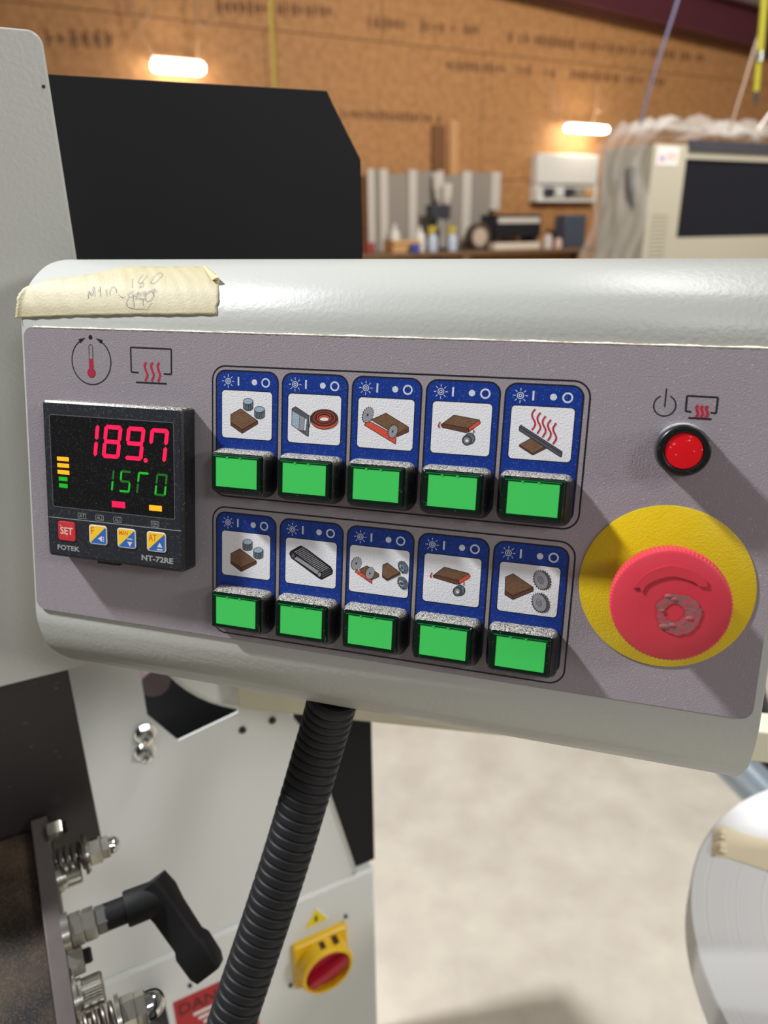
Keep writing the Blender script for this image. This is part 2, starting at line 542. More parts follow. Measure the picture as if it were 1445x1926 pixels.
g = G(mm)
FX0, FX1, FY0, FY1 = -102.45, 212.0, -112.25, 19.45
pr = rrect(FX0, FX1, FY0, FY1, 4.5)
g.loft([[(x, y, -0.9) for x, y in pr], [(x, y, -0.12) for x, y in pr], [(x * 0.9994, y * 0.999, 0) for x, y in pr]])
g.build('faceplate', face_film, box, ang=30)

# pale dust packed along the top edge of the plate
g = G(mm); rnd = random.Random(2); up = []; lo = []
N = 260
for i in range(N):
    x = -97 + (209 + 97) * i / (N - 1)
    up.append((x, 19.55 + 0.2 + 0.3 * rnd.random() + 0.15 * math.sin(i * 0.31), -0.75)); lo.append((x, 19.25, 0.06))
mid = [(x, 19.5 + 0.1 * rnd.random(), 0.12 + 0.15 * rnd.random()) for (x, _, _) in lo]
vs = up + mid + lo; fs = []
for i in range(N - 1):
    for k in range(2):
        fs.append((k * N + i, (k + 1) * N + i, (k + 1) * N + i + 1, k * N + i + 1))
g.add(vs, fs)
g.build('sawdust_line', sawdust, box, kind='stuff')

# printed outlines round the two button rows
for (y0, y1) in ((-48.35, 6.1), (-109.9 + 0.2, -53.2)):
    g = G(mm); g.stroke(rrect(-7.3, 144.8, y0, y1, 6.0, 8), 0.65, 0.03, 0, True)
    g.build('printed_frame', ink_black, box, smooth=False)

DM = [ink_black, ink_blue, ink_white, ink_glyph, ink_brown, ink_brown2, ink_steel, ink_steel2, ink_grey, ink_grey2, ink_orange, ink_red]
BK, BL, WH, GLY, BR, BR2, ST, ST2, GR, GR2, OR, RD = range(12)


def ell(cx, cy, rx, ry, rot=0, n=36, a0=0, a1=360):
    return circ(cx, cy, rx, n, ry, math.radians(rot), a0, a1)


class Icon:
    """flat print: polygons and strokes given in enlarged photo coordinates, laid on the face plane"""
    def __init__(s, ox, oy, sc):
        s.g = G(mm); s.c = crop(ox, oy, sc); s.z = 0.05

    def up(s): s.z += 0.006; return s.z

    def fill(s, pts, m, line=0.0):
        p = s.c(pts); s.g.flat(p, s.up(), m)
        if line: s.g.stroke(p, line, s.up(), BK, True) if len(p) > 14 else s.g.segs(p, line, s.up(), BK, True)

    def line(s, pts, wd, m, curve=False):
        p = s.c(smooth_path(pts, 6) if curve else pts)
        (s.g.stroke if curve else s.g.segs)(p, wd, s.up(), m)

    def saw(s, cx, cy, rx, ry, rot, teeth=22, m=GR):
        outer = []
        for i in range(teeth):
            for f, k in ((0.0, 0.84), (0.35, 1.0), (0.6, 0.98), (0.75, 0.84)):
                t = 2 * math.pi * (i + f) / teeth
                x, y = rx * k * math.cos(t), ry * k * math.sin(t); a = math.radians(rot)
                outer.append((cx + x * math.cos(a) - y * math.sin(a), cy + x * math.sin(a) + y * math.cos(a)))
        s.g.flat(s.c(outer), s.up(), BK)
        s.fill(ell(cx + rx * 0.05, cy, rx * 0.84, ry * 0.86, rot), m)
        s.fill(ell(cx, cy, rx * 0.14, ry * 0.16, rot), BK)

    def drum(s, cx, cy, rx, ry, h):
        body = ell(cx, cy, rx, ry, 0, 18, 180, 360)[::1]
        top = [(cx - rx, cy)] + ell(cx, cy + h, rx, ry, 0, 18, 180, 0) + [(cx + rx, cy)] + ell(cx, cy, rx, ry, 0, 18, 0, -180)
        s.fill(top, ST2, 0.22)
        s.fill(ell(cx, cy, rx, ry), ST, 0.2)
        for k in (-0.45, 0.15, 0.55):
            s.line([(cx + rx * k, cy + ry * 0.95), (cx + rx * (k - 0.12), cy + h + ry * 0.7)], 0.16, BK)

    def board(s, top, l, r):
        s.fill(l, BR2, 0.2); s.fill(r, BR2, 0.2); s.fill(top, BR, 0.25)


def icon0(I, top, l, r, d1, d2):
    I.board(top, l, r); I.drum(*d1); I.drum(*d2)


def icon_coil(I):
    I.fill([(215, 772), (250, 735), (262, 745), (290, 716), (572, 905), (562, 1342), (540, 1342), (400, 1245), (360, 1215), (210, 1105)], GR2, 0.2)
    I.fill([(218, 800), (212, 1100), (358, 1212), (380, 895)], ST, 0.15)
    I.fill([(380, 895), (358, 1212), (465, 1225), (485, 950)], GR, 0.15)
    I.fill([(490, 965), (525, 985), (500, 1215), (470, 1215)], WH)
    I.fill([(525, 935), (560, 950), (548, 1325), (510, 1290)], ST2)
    I.line([(598, 900), (600, 1010), (572, 1160)], 0.25, BK, True)
    I.fill(ell(895, 1005, 282, 185), OR, 0.25)
    for k, m in ((1.0, BK), (0.93, BR2), (0.86, BK), (0.79, OR), (0.73, BK), (0.66, BR2), (0.6, BK), (0.54, OR), (0.48, BK)):
        I.fill(ell(890, 955, 285 * k, 182 * k), m)
    I.fill(ell(890, 965, 122, 72), OR, 0.15)
    I.fill(ell(893, 983, 95, 42), WH, 0.15)


def icon_saws(I, s1, s2, top, red, dark=None):
    I.fill(top, BR, 0.25)
    if dark: I.fill(dark, BR2)
    I.fill(red, OR, 0.22)
    I.saw(*s1, 18); I.saw(*s2, 18)


def icon_glue(I, body, side, red, wb, wf, hole, a1, head, a2):
    I.fill(body, BR, 0.25); I.fill(side, BR2, 0.2); I.fill(red, OR, 0.15)
    I.fill(ell(*wb), ST2, 0.25); I.fill(ell(*wf), GR2, 0.2); I.fill(ell(wf[0], wf[1], wf[2] * 0.72, wf[3] * 0.72), GR, 0.15)
    I.fill(ell(*hole), WH, 0.15)
    I.line(a1, 0.4, RD, True); I.fill(head, RD); I.line(a2, 0.35, RD, True)


def icon_heat(I):
    I.fill([(520, 960), (315, 1075), (318, 1105), (530, 1242), (745, 1135), (745, 1090)], BR2, 0.2)
    I.fill([(520, 960), (315, 1075), (535, 1215), (745, 1095)], BR, 0.15)
    I.fill([(315, 790), (340, 760), (1000, 1185), (988, 1270), (965, 1265), (315, 850)], GR2, 0.25)
    I.line([(330, 795), (985, 1215)], 0.25, BK)
    for k in range(5):
        dx, dy = 84 * k, 56 * k
        I.line([(570 + dx, 505 + dy), (522 + dx, 575 + dy), (528 + dx, 640 + dy), (564 + dx, 715 + dy), (562 + dx, 770 + dy), (515 + dx, 842 + dy)], 0.62, RD, True)


def icon_belt(I):
    I.fill([(490, 585), (600, 650), (1050, 985), (1095, 1060), (1085, 1130), (880, 1240), (820, 1210), (290, 820), (255, 740), (275, 690), (450, 590)], BK, 0.2)
    I.fill([(400, 790), (825, 1075), (800, 1142), (345, 830)], GR)
    I.fill(ell(325, 772, 38, 48), GR2, 0.2); I.fill(ell(840, 1142, 36, 45), GR, 0.2)
    for k in range(17):
        t = k / 16
        a = (525 + 490 * t, 618 + 380 * t); b = (350 + 510 * t, 708 + 375 * t)
        I.line([a, b], 0.34, GR)
    for k in range(3):
        I.line([(1050 + 12 * k, 1020 + 40 * k), (890, 1110 + 40 * k)], 0.4, GR2)


def icon_brush(I):
    I.fill([(470, 815), (315, 890), (400, 970), (575, 1087), (700, 1030), (700, 975)], BR, 0.22)
    I.fill([(240, 925), (262, 890), (400, 968), (570, 1098), (565, 1165), (240, 940)], OR, 0.2)
    I.saw(262, 770, 108, 140, 22, 18); I.saw(525, 960, 98, 134, 18, 18)
    I.board([(865, 760), (780, 800), (770, 1000), (862, 1075), (1115, 945)], [(770, 1000), (862, 1075), (862, 1105), (770, 1035)],
            [(862, 1075), (1115, 945), (1115, 985), (862, 1105)])
    for cx, cy in ((1175, 845), (1165, 1150)):
        rr = random.Random(cy); pts = []
        for i in range(40):
            k = 0.9 + 0.16 * rr.random(); t = 2 * math.pi * i / 40; a = math.radians(-28)
            x, y = 88 * k * math.cos(t), 130 * k * math.sin(t)
            pts.append((cx + x * math.cos(a) - y * math.sin(a), cy + x * math.sin(a) + y * math.cos(a)))
        I.fill(pts, ST2, 0.2)
        I.fill(ell(cx - 25, cy + 5, 45, 75, -28), ST, 0.15); I.fill(ell(cx - 20, cy + 10, 20, 34, -28), GR2, 0.15)
        for k in range(5):
            x = cx + rr.uniform(-70, 60); y = cy + rr.uniform(-90, 90)
            I.line([(x, y), (x + 28, y + 22)], 0.22, BK)


def icon_buff(I):
    I.board([(415, 570), (300, 620), (290, 835), (410, 910), (730, 780)], [(290, 835), (410, 910), (410, 972), (285, 895)],
            [(410, 910), (730, 785), (730, 840), (410, 972)])
    for cx, cy in ((845, 670), (820, 1020)):
        I.saw(cx + 45, cy, 118, 168, -22, 20, GR2)
        I.saw(cx, cy, 118, 164, -22, 22, GR)
        I.fill(ell(cx, cy, 44, 62, -20), GR2); I.fill(ell(cx, cy, 36, 52, -20), GR); I.fill(ell(cx, cy, 22, 32, -20), GR2); I.fill(ell(cx, cy, 14, 20, -20), GR)


ICONS = [
    ((400, 690, 11.115), lambda I: icon0(I, [(590, 875), (380, 995), (380, 1160), (618, 1310), (945, 1130)], [(380, 1160), (618, 1310), (618, 1392), (380, 1222)],
     [(618, 1310), (945, 1130), (945, 1195), (618, 1392)], (745, 722, 100, 62, 130), (982, 890, 103, 62, 130)), 'brown board and two milling cutters, upper row'),
    ((530, 700, 11.115), icon_coil, 'grey magazine plates and a coiled brown tape'),
    ((660, 700, 10.32), lambda I: icon_saws(I, (330, 830, 112, 172, 20), (815, 1150, 98, 142, 20),
     [(685, 795), (395, 925), (715, 1115), (900, 1255), (1122, 1160), (1122, 1065)],
     [(265, 1010), (350, 945), (700, 1135), (880, 1270), (870, 1395), (760, 1330), (265, 1028)],
     [(1122, 1065), (1122, 1160), (900, 1255), (895, 1190)]), 'board with red edge and two large saw blades'),
    ((800, 710, 9.633), lambda I: icon_glue(I, [(520, 680), (985, 770), (1000, 830), (790, 985), (740, 1000), (310, 905), (285, 860)],
     [(290, 845), (350, 840), (775, 920), (792, 985), (740, 1000), (310, 905)], [(785, 915), (965, 785), (1000, 800), (995, 838), (795, 975)],
     (808, 1105, 92, 100), (755, 1138, 82, 88), (758, 1145, 34, 32), [(275, 800), (248, 850), (245, 878)], [(220, 868), (272, 876), (250, 922)],
     [(868, 940), (886, 980), (862, 1012)]), 'board with red edge over a grey wheel, upper row'),
    ((940, 710, 8.5), icon_heat, 'board under a bar with red heat waves'),
    ((400, 960, 11.115), lambda I: icon0(I, [(575, 800), (385, 900), (380, 1065), (600, 1195), (915, 1055)], [(380, 1065), (600, 1195), (600, 1280), (378, 1110)],
     [(600, 1195), (918, 1055), (918, 1115), (600, 1280)], (732, 660, 98, 55, 125), (957, 832, 98, 57, 120)), 'brown board and two milling cutters, lower row'),
    ((520, 970, 10.32), icon_belt, 'black ribbed conveyor belt'),
    ((645, 985, 10.32), icon_brush, 'two saw blades, a board and two brushes'),
    ((780, 1000, 9.633), lambda I: icon_glue(I, [(540, 640), (975, 755), (1010, 800), (990, 840), (810, 950), (760, 955), (345, 830), (335, 795)],
     [(338, 792), (400, 782), (790, 880), (815, 945), (760, 955), (345, 830)], [(800, 880), (970, 765), (1010, 800), (985, 842), (815, 942)],
     (825, 1062, 88, 96), (775, 1082, 78, 82), (778, 1088, 32, 30), [(320, 740), (292, 790), (293, 810)], [(268, 795), (316, 802), (297, 842)],
     [(890, 900), (896, 935), (883, 968)]), 'board with red edge over a grey wheel, lower row'),
    ((915, 1010, 8.257), icon_buff, 'board and two grey buffing discs'),
]
ROWY = (0.0, -59.76)
for k, (cr, fn, what) in enumerate(ICONS):
    row, i = divmod(k, 5); x = i * 30.0; y = ROWY[row]
    I = Icon(*cr); g = I.g
    wx0, wx1 = (x - 3.0, x + 20.1) if k != 7 else (x - 4.4, x + 21.2)
    outer = rrect(x - 5.5, x + 22.5, y - 46.0, y + 4.3, 4.2, 7)
    g.flat(outer, 0.03, BL); g.stroke(outer, 0.65, 0.036, BK, True)
    win = rrect(wx0, wx1, y - 23.5, y - 3.55, 1.6)
    g.flat(win, 0.042, WH); g.stroke(win, 0.35, 0.048, BK, True)
    z = 0.042                                             # status glyphs: lit lamp, bar, dot, ring
    g.stroke(circ(x, y, 1.15, 28), 0.3, z, GLY, True); g.stroke(circ(x, y, 0.5, 18), 0.3, z, GLY, True)
    for q in range(8):
        a = q * math.pi / 4
        g.stroke([(x + 1.75 * math.cos(a), y + 1.75 * math.sin(a)), (x + 2.75 * math.cos(a), y + 2.75 * math.sin(a))], 0.26, z, GLY)
    g.flat([(x + 4.35, y - 1.6), (x + 5.05, y - 1.6), (x + 5.05, y + 1.9), (x + 4.35, y + 1.9)], z, GLY)
    g.flat(circ(x + 11.95, y, 1.22, 24), z, GLY); g.stroke(circ(x + 17.0, y, 1.62, 32), 0.62, z, GLY, True)
    fn(I)
    g.build('pictogram_label', DM, box, smooth=False, label='blue label picturing ' + what)


# thermometer, heater and power symbols
def heater(I, fr, b1, wav, base, wd):
    I.line(fr, wd, BK); I.line(base, wd * 1.1, BK)
    for w in wav: I.line(w, wd * 1.5, RD, True)


I = Icon(120, 620, 6.568)
c = I.c([(102, 385), (582, 395), (352, 682), (330, 95)])
cx, cy = (c[0][0] + c[1][0]) / 2, (c[0][1] + c[1][1]) / 2; r = (c[1][0] - c[0][0]) / 2
I.g.stroke(circ(cx, cy, r, 60, a0=90 + 28, a1=450 - 28), 0.5, 0.04, BK)
for sgn in (-1, 1):
    a = math.radians(90 + sgn * 26)
    ex, ey = cx + r * math.cos(a), cy + r * math.sin(a); tx, ty = sgn * math.sin(a), -sgn * math.cos(a)
    I.g.flat([(ex + tx * 2.0, ey + ty * 2.0), (ex - tx * 1.6 + 1.0 * math.cos(a), ey - ty * 1.6 + 1.0 * math.sin(a)),
              (ex - tx * 1.6 - 1.0 * math.cos(a), ey - ty * 1.6 - 1.0 * math.sin(a))], 0.045, BK)
I.g.flat(circ(c[3][0], c[3][1], 1.0, 20), 0.045, BK)
t = I.c([(335, 185), (340, 540), (338, 360)])
tx = (t[0][0] + t[1][0]) / 2
I.g.stroke([(tx - 0.95, t[1][1])] + circ(tx, t[0][1] - 0.95, 0.95, 12, a0=180, a1=0) + [(tx + 0.95, t[1][1])], 0.26, 0.05, BK)
I.g.flat([(tx - 0.95, t[1][1]), (tx + 0.95, t[1][1]), (tx + 0.95, t[2][1]), (tx - 0.95, t[2][1])], 0.056, RD)
I.g.flat(circ(tx, t[1][1] + 0.2, 1.9, 26), 0.062, RD); I.g.stroke(circ(tx, t[1][1] + 0.2, 1.95, 26, a0=120, a1=420), 0.2, 0.066, BK)
I.g.build('thermometer_symbol', DM, box, smooth=False)
I = Icon(120, 620, 6.568)
heater(I, [(925, 530), (835, 524), (826, 218), (1328, 240), (1330, 552), (1235, 546)], None,
       [[(1022 + 80 * k, 404 + 3 * k), (998 + 80 * k, 440 + 3 * k), (1012 + 80 * k, 500 + 3 * k), (1034 + 78 * k, 560 + 3 * k), (1008 + 78 * k, 634 + 5 * k)] for k in range(3)],
       [(893, 650), (1272, 668)], 0.62)
I.g.build('heater_symbol', DM, box, smooth=False)
I = Icon(1210, 720, 9.03)
heater(I, [(818, 492), (722, 484), (745, 220), (1272, 248), (1240, 516), (1145, 508)], None,
       [[(940 + 82 * k, 382 + 5 * k), (905 + 82 * k, 425 + 5 * k), (925 + 82 * k, 490 + 5 * k), (930 + 82 * k, 530 + 5 * k), (892 + 82 * k, 585 + 3 * k)] for k in range(3)],
       [(768, 596), (1162, 616)], 0.6)
I.g.build('heater_symbol', DM, box, smooth=False)
I = Icon(1210, 720, 9.03)
c = I.c([(178, 395), (555, 380), (365, 565)]); cx, cy = (c[0][0] + c[1][0]) / 2, (c[0][1] + c[1][1]) / 2
I.g.stroke(circ(cx, cy, (c[1][0] - c[0][0]) / 2, 50, a0=90 + 27, a1=450 - 24), 0.45, 0.04, BK)
I.line([(397, 95), (365, 408)], 0.42, BK)
I.g.build('power_symbol', DM, box, smooth=False)

# ---- temperature controller
CX0, CX1, CY0, CY1, CZ = -86.2, -15.9, -81.8, -11.9, 9.2
g = G(mm)
P = rrect(CX0, CX1, CY0, CY1, 1.6, 4)
def shr(k): return rrect(CX0 + k, CX1 - k, CY0 + k, CY1 - k, 1.6, 4)
g.loft([[(x, y, 0.0) for x, y in P], [(x, y, CZ - 0.9) for x, y in P], [(x, y, CZ) for x, y in shr(0.9)]])
g.box(-61.5, -50.5, CY0 - 1.5, CY0 + 0.5, 2.0, 7.0)
ctl = g.build('temperature_controller', black_plastic, box, ang=30, label='square black digital temperature controller reading 189.7 in red')
g = G(mm); g.flat(rrect(CX0 + 1.3, CX1 - 1.3, CY0 + 1.3, CY1 - 1.3, 1.2, 4), CZ + 0.02)
g.build('front_film', bezel_black, ctl, smooth=False)
g = G(mm); sc = rrect(-82.3, -20.2, -58.8, -17.9, 0.9, 4)
g.flat(sc, CZ + 0.05); g.stroke(sc, 0.28, CZ + 0.055, 1, True)
g.build('display_window', [screen_black, mat('window_edge', (96, 98, 102), 0.4)], ctl, smooth=False)
g = G(mm); g.stroke([(-85.0, -63.9), (-17.1, -63.5)], 0.3, CZ + 0.05)
g.build('printed_line', grey_print, ctl, smooth=False)


def seven(segs, xr, yt, w, h, th, slant, z, shrink=0.32):
    """polygons of a seven-segment figure; xr = right edge at the top"""
    out = []
    xl = xr - w; t = th / 2
    def P(x, y): return (x - slant * (yt - y) / h, y)
    ym = yt - h / 2; yb = yt - h
    H = lambda y: [P(xl + shrink, y), P(xl + shrink + t, y + t), P(xr - shrink - t, y + t), P(xr - shrink, y), P(xr - shrink - t, y - t), P(xl + shrink + t, y - t)]
    V = lambda x, y0, y1: [P(x, y0 - shrink), P(x + t, y0 - shrink - t), P(x + t, y1 + shrink + t), P(x, y1 + shrink), P(x - t, y1 + shrink + t), P(x - t, y0 - shrink - t)]
    a = dict(a=H(yt - t), g=H(ym), d=H(yb + t), b=V(xr - t, yt, ym), c=V(xr - t, ym, yb), f=V(xl + t, yt, ym), e=V(xl + t, ym, yb))
    return [(s, a[s]) for s in segs]


DIG = [('bc', -56.4), ('abcdefg', -44.9), ('abcdfg', -33.6), ('abcf', -22.2)]
for segs, xr in DIG:
    g = G(mm)
    for s, p in seven(segs, xr, -20.7, 8.9, 14.3, 1.75, 2.0, 0): g.flat(p, CZ + 0.07)
    if xr == -33.6: g.flat(circ(-33.9, -34.6, 1.0, 18), CZ + 0.07)
    g.build('red_digit', led_red, ctl, smooth=False)
GD = [('c', 'b', -49.4), ('cdf', 'ag', -40.9), ('af', 'e', -32.2), ('ce', 'abdf', -23.2)]
for br, dm, xr in GD:
    g = G(mm)
    for s, p in seven(br + dm, xr, -39.7, 5.5, 9.6, 0.95, 1.3, 0, 0.2): g.flat(p, CZ + 0.07, 0 if s in br else 1)
    g.build('green_digit', [led_green, led_green_dim], ctl, smooth=False)
for k, (y, m) in enumerate(((-37.1, led_orange), (-40.0, led_orange), (-43.0, led_orange), (-46.0, led_green), (-49.05, led_green))):
    g = G(mm); xa = -79.1 if k < 3 else -78.6; xb = -72.9 if k < 3 else -74.1
    g.flat([(xa, y - 0.9), (xb, y - 0.9), (xb, y + 0.9), (xa, y + 0.9)], CZ + 0.07)
    g.build('bar_segment', m, ctl, smooth=False)
for (xa, xb, ya, yb, m) in ((-51.3, -44.7, -56.3, -53.6, led_red), (-32.6, -26.4, -56.0, -53.6, led_orange)):
    g = G(mm); g.flat([(xa, ya), (xb, ya), (xb, yb), (xa, yb)], CZ + 0.07)
    g.build('indicator_bar', m, ctl, smooth=False)
for tx, (x0, x1) in (('AT', (-69.2, -65.1)), ('AL2', (-59.9, -55.9)), ('AL1', (-50.6, -46.8)), ('ON', (-31.8, -28.0))):
    g = G(mm); g.stroke(rrect(x0, x1, -63.0, -60.6, 0.4, 3), 0.2, CZ + 0.05, 0, True)
    g.text(tx, x0 + 0.6, -62.5, x1 - 0.6, -61.1, CZ + 0.05)
    g.build('printed_tag', grey_print, ctl, smooth=False)
g = G(mm); g.text('FOTEK', -80.9, -78.5, -69.0, -76.2, CZ + 0.05, 0, 0.03)
g.build('maker_print', grey_print, ctl, smooth=False)
g = G(mm); g.text('NT-72RE', -36.9, -78.6, -21.2, -76.0, CZ + 0.05, 0, 0.035)
g.build('type_print', grey_print, ctl, smooth=False)
key_red = mat('key_red', (196, 44, 48), 0.45, speck=0.2, sscale=1100); key_yel = mat('key_yellow', (240, 196, 40), 0.45)
key_blu = mat('key_blue', (44, 98, 178), 0.45); key_org = mat('key_orange', (216, 96, 28), 0.45); key_wht = mat('key_white', (214, 206, 198), 0.5)
KM = [key_red, key_yel, key_blu, key_org, key_wht]
for kname, x0, x1 in (('SET', -79.9, -70.8), ('F', -63.4, -54.2), ('MAN', -48.8, -39.5), ('AT', -33.9, -24.5)):
    y0, y1 = -73.95, -65.2
    g = G(mm); P = rrect(x0, x1, y0, y1, 1.3, 4)
    sh = rrect(x0 + 0.3, x1 - 0.3, y0 + 0.3, y1 - 0.3, 1.1, 4)
    mi = 0 if kname == 'SET' else 2
    g.loft([[(x, y, CZ) for x, y in P], [(x, y, CZ + 0.25) for x, y in P], [(x, y, CZ + 0.35) for x, y in sh]], 4 if mi else 0)
    zt = CZ + 0.36
    if mi == 0:
        g.text('SET', x0 + 1.2, y0 + 2.9, x1 - 1.2, y1 - 2.6, zt, 4, 0.01)
    else:
        inn = rrect(x0 + 0.45, x1 - 0.45, y0 + 0.45, y1 - 0.45, 1.0, 4)
        g.flat(inn, zt, 2)
        tri = [p for p in inn if (p[0] - x0) / (x1 - x0) + (1 - (p[1] - y0) / (y1 - y0)) < 1.02]
        g.flat(tri, zt + 0.01, 1)
        w = {'F': 1.6, 'MAN': 4.4, 'AT': 3.8}[kname]; h = {'F': 3.2, 'MAN': 1.9, 'AT': 3.0}[kname]
        g.text(kname, x0 + 1.0, y1 - 1.1 - h, x0 + 1.0 + w, y1 - 1.1, zt + 0.02, 3, 0.01)
        ax, ay = x1 - 3.0, y0 + 2.6
        if kname == 'F':
            g.flat([(ax - 1.7, ay + 0.2), (ax + 0.5, ay - 1.2), (ax + 0.5, ay + 1.6)], zt + 0.02, 4)
            for q in range(3): g.flat([(ax + 0.9, ay - 1.0 + q * 0.85), (ax + 1.5, ay - 1.0 + q * 0.85), (ax + 1.5, ay - 0.45 + q * 0.85), (ax + 0.9, ay - 0.45 + q * 0.85)], zt + 0.02, 4)
        else:
            s = -1 if kname == 'MAN' else 1
            g.flat([(ax - 1.3, ay - 0.4 * s), (ax + 1.3, ay - 0.4 * s), (ax, ay + 1.7 * s)], zt + 0.02, 4)
            yy = ay + (1.4 if s < 0 else -1.7)
            g.flat([(ax - 1.4, yy), (ax + 1.4, yy), (ax + 1.4, yy + 0.5), (ax - 1.4, yy + 0.5)], zt + 0.02, 4)
    g.build('key', KM, ctl, smooth=False, label={'SET': 'red key reading SET', 'F': 'yellow and blue key reading F', 'MAN': 'yellow and blue key reading MAN', 'AT': 'yellow and blue key reading AT'}[kname])

# ---- ten green push buttons
def rr3(w, h, r, z, ox=0, oy=0, n=5):
    return [(x + ox, y + oy, z) for x, y in rrect(-w / 2, w / 2, -h / 2, h / 2, r, n)]


g = G(mm)
g.loft([rr3(27.4, 19.0, 3.4, 0), rr3(27.4, 19.0, 3.4, 2.6), rr3(26.4, 17.9, 3.0, 3.9), rr3(24.0, 16.6, 1.5, 6.6, -0.2, 0.2), rr3(23.4, 16.0, 1.2, 7.0, -0.3, 0.3)])
btn0 = g.build('push_button', black_button, box, ang=28)
g = G(mm)
g.loft([rr3(22.7, 15.3, 0.7, 6.6, -0.35, 0.35), rr3(22.7, 15.3, 0.7, 7.7, -0.35, 0.35), rr3(21.9, 14.5, 0.5, 8.35, -0.35, 0.35),
        rr3(18.8, 12.3, 0.3, 8.35, -0.2, 0.5), rr3(18.6, 12.1, 0.2, 8.1, -0.2, 0.5)], 0, True, False)
g.flat([(-10.6, 6.95), (9.8, 6.95), (9.8, 7.35), (-10.6, 7.35)], 8.37, 1)  # lighter strip: overhead light caught in the lens top edge, painted on
for xx in (-4.2, 1.6): g.box(xx - 0.45, xx + 0.45, 6.45, 6.9, 8.0, 8.4, 2)
lens0 = g.build('lens', [lens_dark, lens_lit_edge, lit_green], btn0, smooth=False)
g = G(mm); g.box(-9.5, 9.1, -5.55, 6.55, 7.0, 8.25)
lit0 = g.build('light_panel', lit_green, btn0, smooth=False)
_bn = [w[2] for w in ICONS]
for k in range(10):
    row, i = divmod(k, 5)
    if k == 0: b = btn0
    else:
        b = btn0.copy(); COL.objects.link(b); b.parent = box
        for ch in (lens0, lit0):
            d = ch.copy(); COL.objects.link(d); d.parent = b
    b.location = ((i * 30 + 8.3) * mm, (ROWY[row] - 37.35) * mm, 0.0)
    b['label'] = 'green push button under the label of ' + _bn[k].replace(', upper row', ' in upper row').replace(', lower row', ' in lower row')

# ---- red lamp button
LX, LY = 177.2, -15.7
Tl = Matrix.Translation((LX, LY, 0))
g = G(mm); g.lathe([(9.1, 0), (9.1, 2.2), (8.5, 2.6), (8.5, 3)], 48, 0, Tl); lampb = None
gasket = g
lampb = gasket.build('heater_button', rubber_grey, box, label='round red illuminated button in a black ring')
g = G(mm)
g.lathe([(8.7, 2.8), (8.7, 8.9), (8.5, 9.3), (8.2, 9.5), (6.7, 9.55), (6.45, 9.4), (6.3, 8.8), (6.25, 8.0)], 48, 0, Tl)
g.build('bezel_ring', black_ring, lampb)
g = G(mm); g.lathe([(6.2, 7.9), (6.2, 8.9), (6.0, 9.1), (3, 9.25), (0, 9.3)], 48, 0, Tl)
g.build('lens', lamp_red, lampb)

# ---- emergency stop
EX, EY = 177.2, -66.2
Te = Matrix.Translation((EX, EY, 0))
g = G(mm); g.lathe([(30.2, 0), (30.2, 0.35), (30.0, 0.45), (0, 0.45)], 96, 0, Te)
est = g.build('emergency_stop', yellow_disc, box, label='emergency stop with red mushroom knob on a yellow disc')
g = G(mm); g.lathe([(15, 0.4), (14.5, 2), (13.2, 3), (12.8, 13), (14.2, 15)], 48, 0, Te)
g.build('stem', mat('stem_dark_red', (120, 24, 34), 0.5), est)
g = G(mm)
nt_ = 88; ring = lambda r, z, kn: [(EX + (r - (kn if i % 2 else 0)) * math.cos(math.pi * i / nt_), EY + (r - (kn if i % 2 else 0)) * math.sin(math.pi * i / nt_), z) for i in range(2 * nt_)]
g.loft([ring(13.5, 13.6, 0), ring(17.5, 14.6, 0), ring(19.35, 16.4, 0.45), ring(19.5, 22.6, 0.45), ring(18.9, 23.6, 0.1), ring(18.0, 24.0, 0), ring(9, 24.15, 0), ring(0.01, 24.2, 0)])
knob = g.build('knob', stop_red, est, ang=25)
arrow = [(164.8, -61.3), (166.9, -60.8), (167.9, -62.6)] + smooth_path([(167.9, -62.4), (169.9, -58.9), (176.3, -55.9), (183, -56.8), (185, -58.2)], 5)[1:] + \
        [(187.6, -58.1), (187.3, -56.0)] + smooth_path([(187.3, -55.9), (182.6, -53.1), (175.9, -52.2), (169.5, -55.0), (166.2, -58.8)], 5)[1:]
g = G(mm); g.prism(arrow, 23.9, 24.55); g.build('raised_arrow', stop_red, est, smooth=False)
g = G(mm); rr = random.Random(11)
outer = []; inner = []
for i in range(64):
    t = 2 * math.pi * i / 64
    outer.append((180.0 + (6.6 + 0.7 * rr.random() + 0.5 * math.sin(3 * t)) * math.cos(t), -68.6 + (6.7 + 0.7 * rr.random()) * math.sin(t), 24.42))
    inner.append((178.6 + (2.6 + 0.6 * rr.random() + 0.5 * math.sin(2 * t + 1)) * math.cos(t), -68.0 + (2.9 + 0.5 * rr.random()) * math.sin(t), 24.40))
nn = 64; mids = [((a[0] * 0.5 + b[0] * 0.5), (a[1] * 0.5 + b[1] * 0.5), 24.44 + 0.05 * rr.random()) for a, b in zip(outer, inner)]
g.add(outer + mids + inner, [(k * nn + i, k * nn + (i + 1) % nn, (k + 1) * nn + (i + 1) % nn, (k + 1) * nn + i) for k in range(2) for i in range(nn)][::1])
for (bx, by, br) in ((176.3, -62.8, 1.1), (178.2, -63.6, 1.0), (176.2, -73.4, 1.5), (178.5, -72.6, 1.2), (174.8, -67.9, 0.8), (183.6, -69.5, 1.2)):
    g.lathe([(br, 24.3), (br * 0.8, 24.55), (br * 0.3, 24.7), (0, 24.72)], 9, 0, Matrix.Translation((bx, by, 0)) @ Matrix.Diagonal((1.3, 0.8, 1, 1)))
g.build('worn_patch', patch_mat, est, label='grey rubbed patch of glue residue')

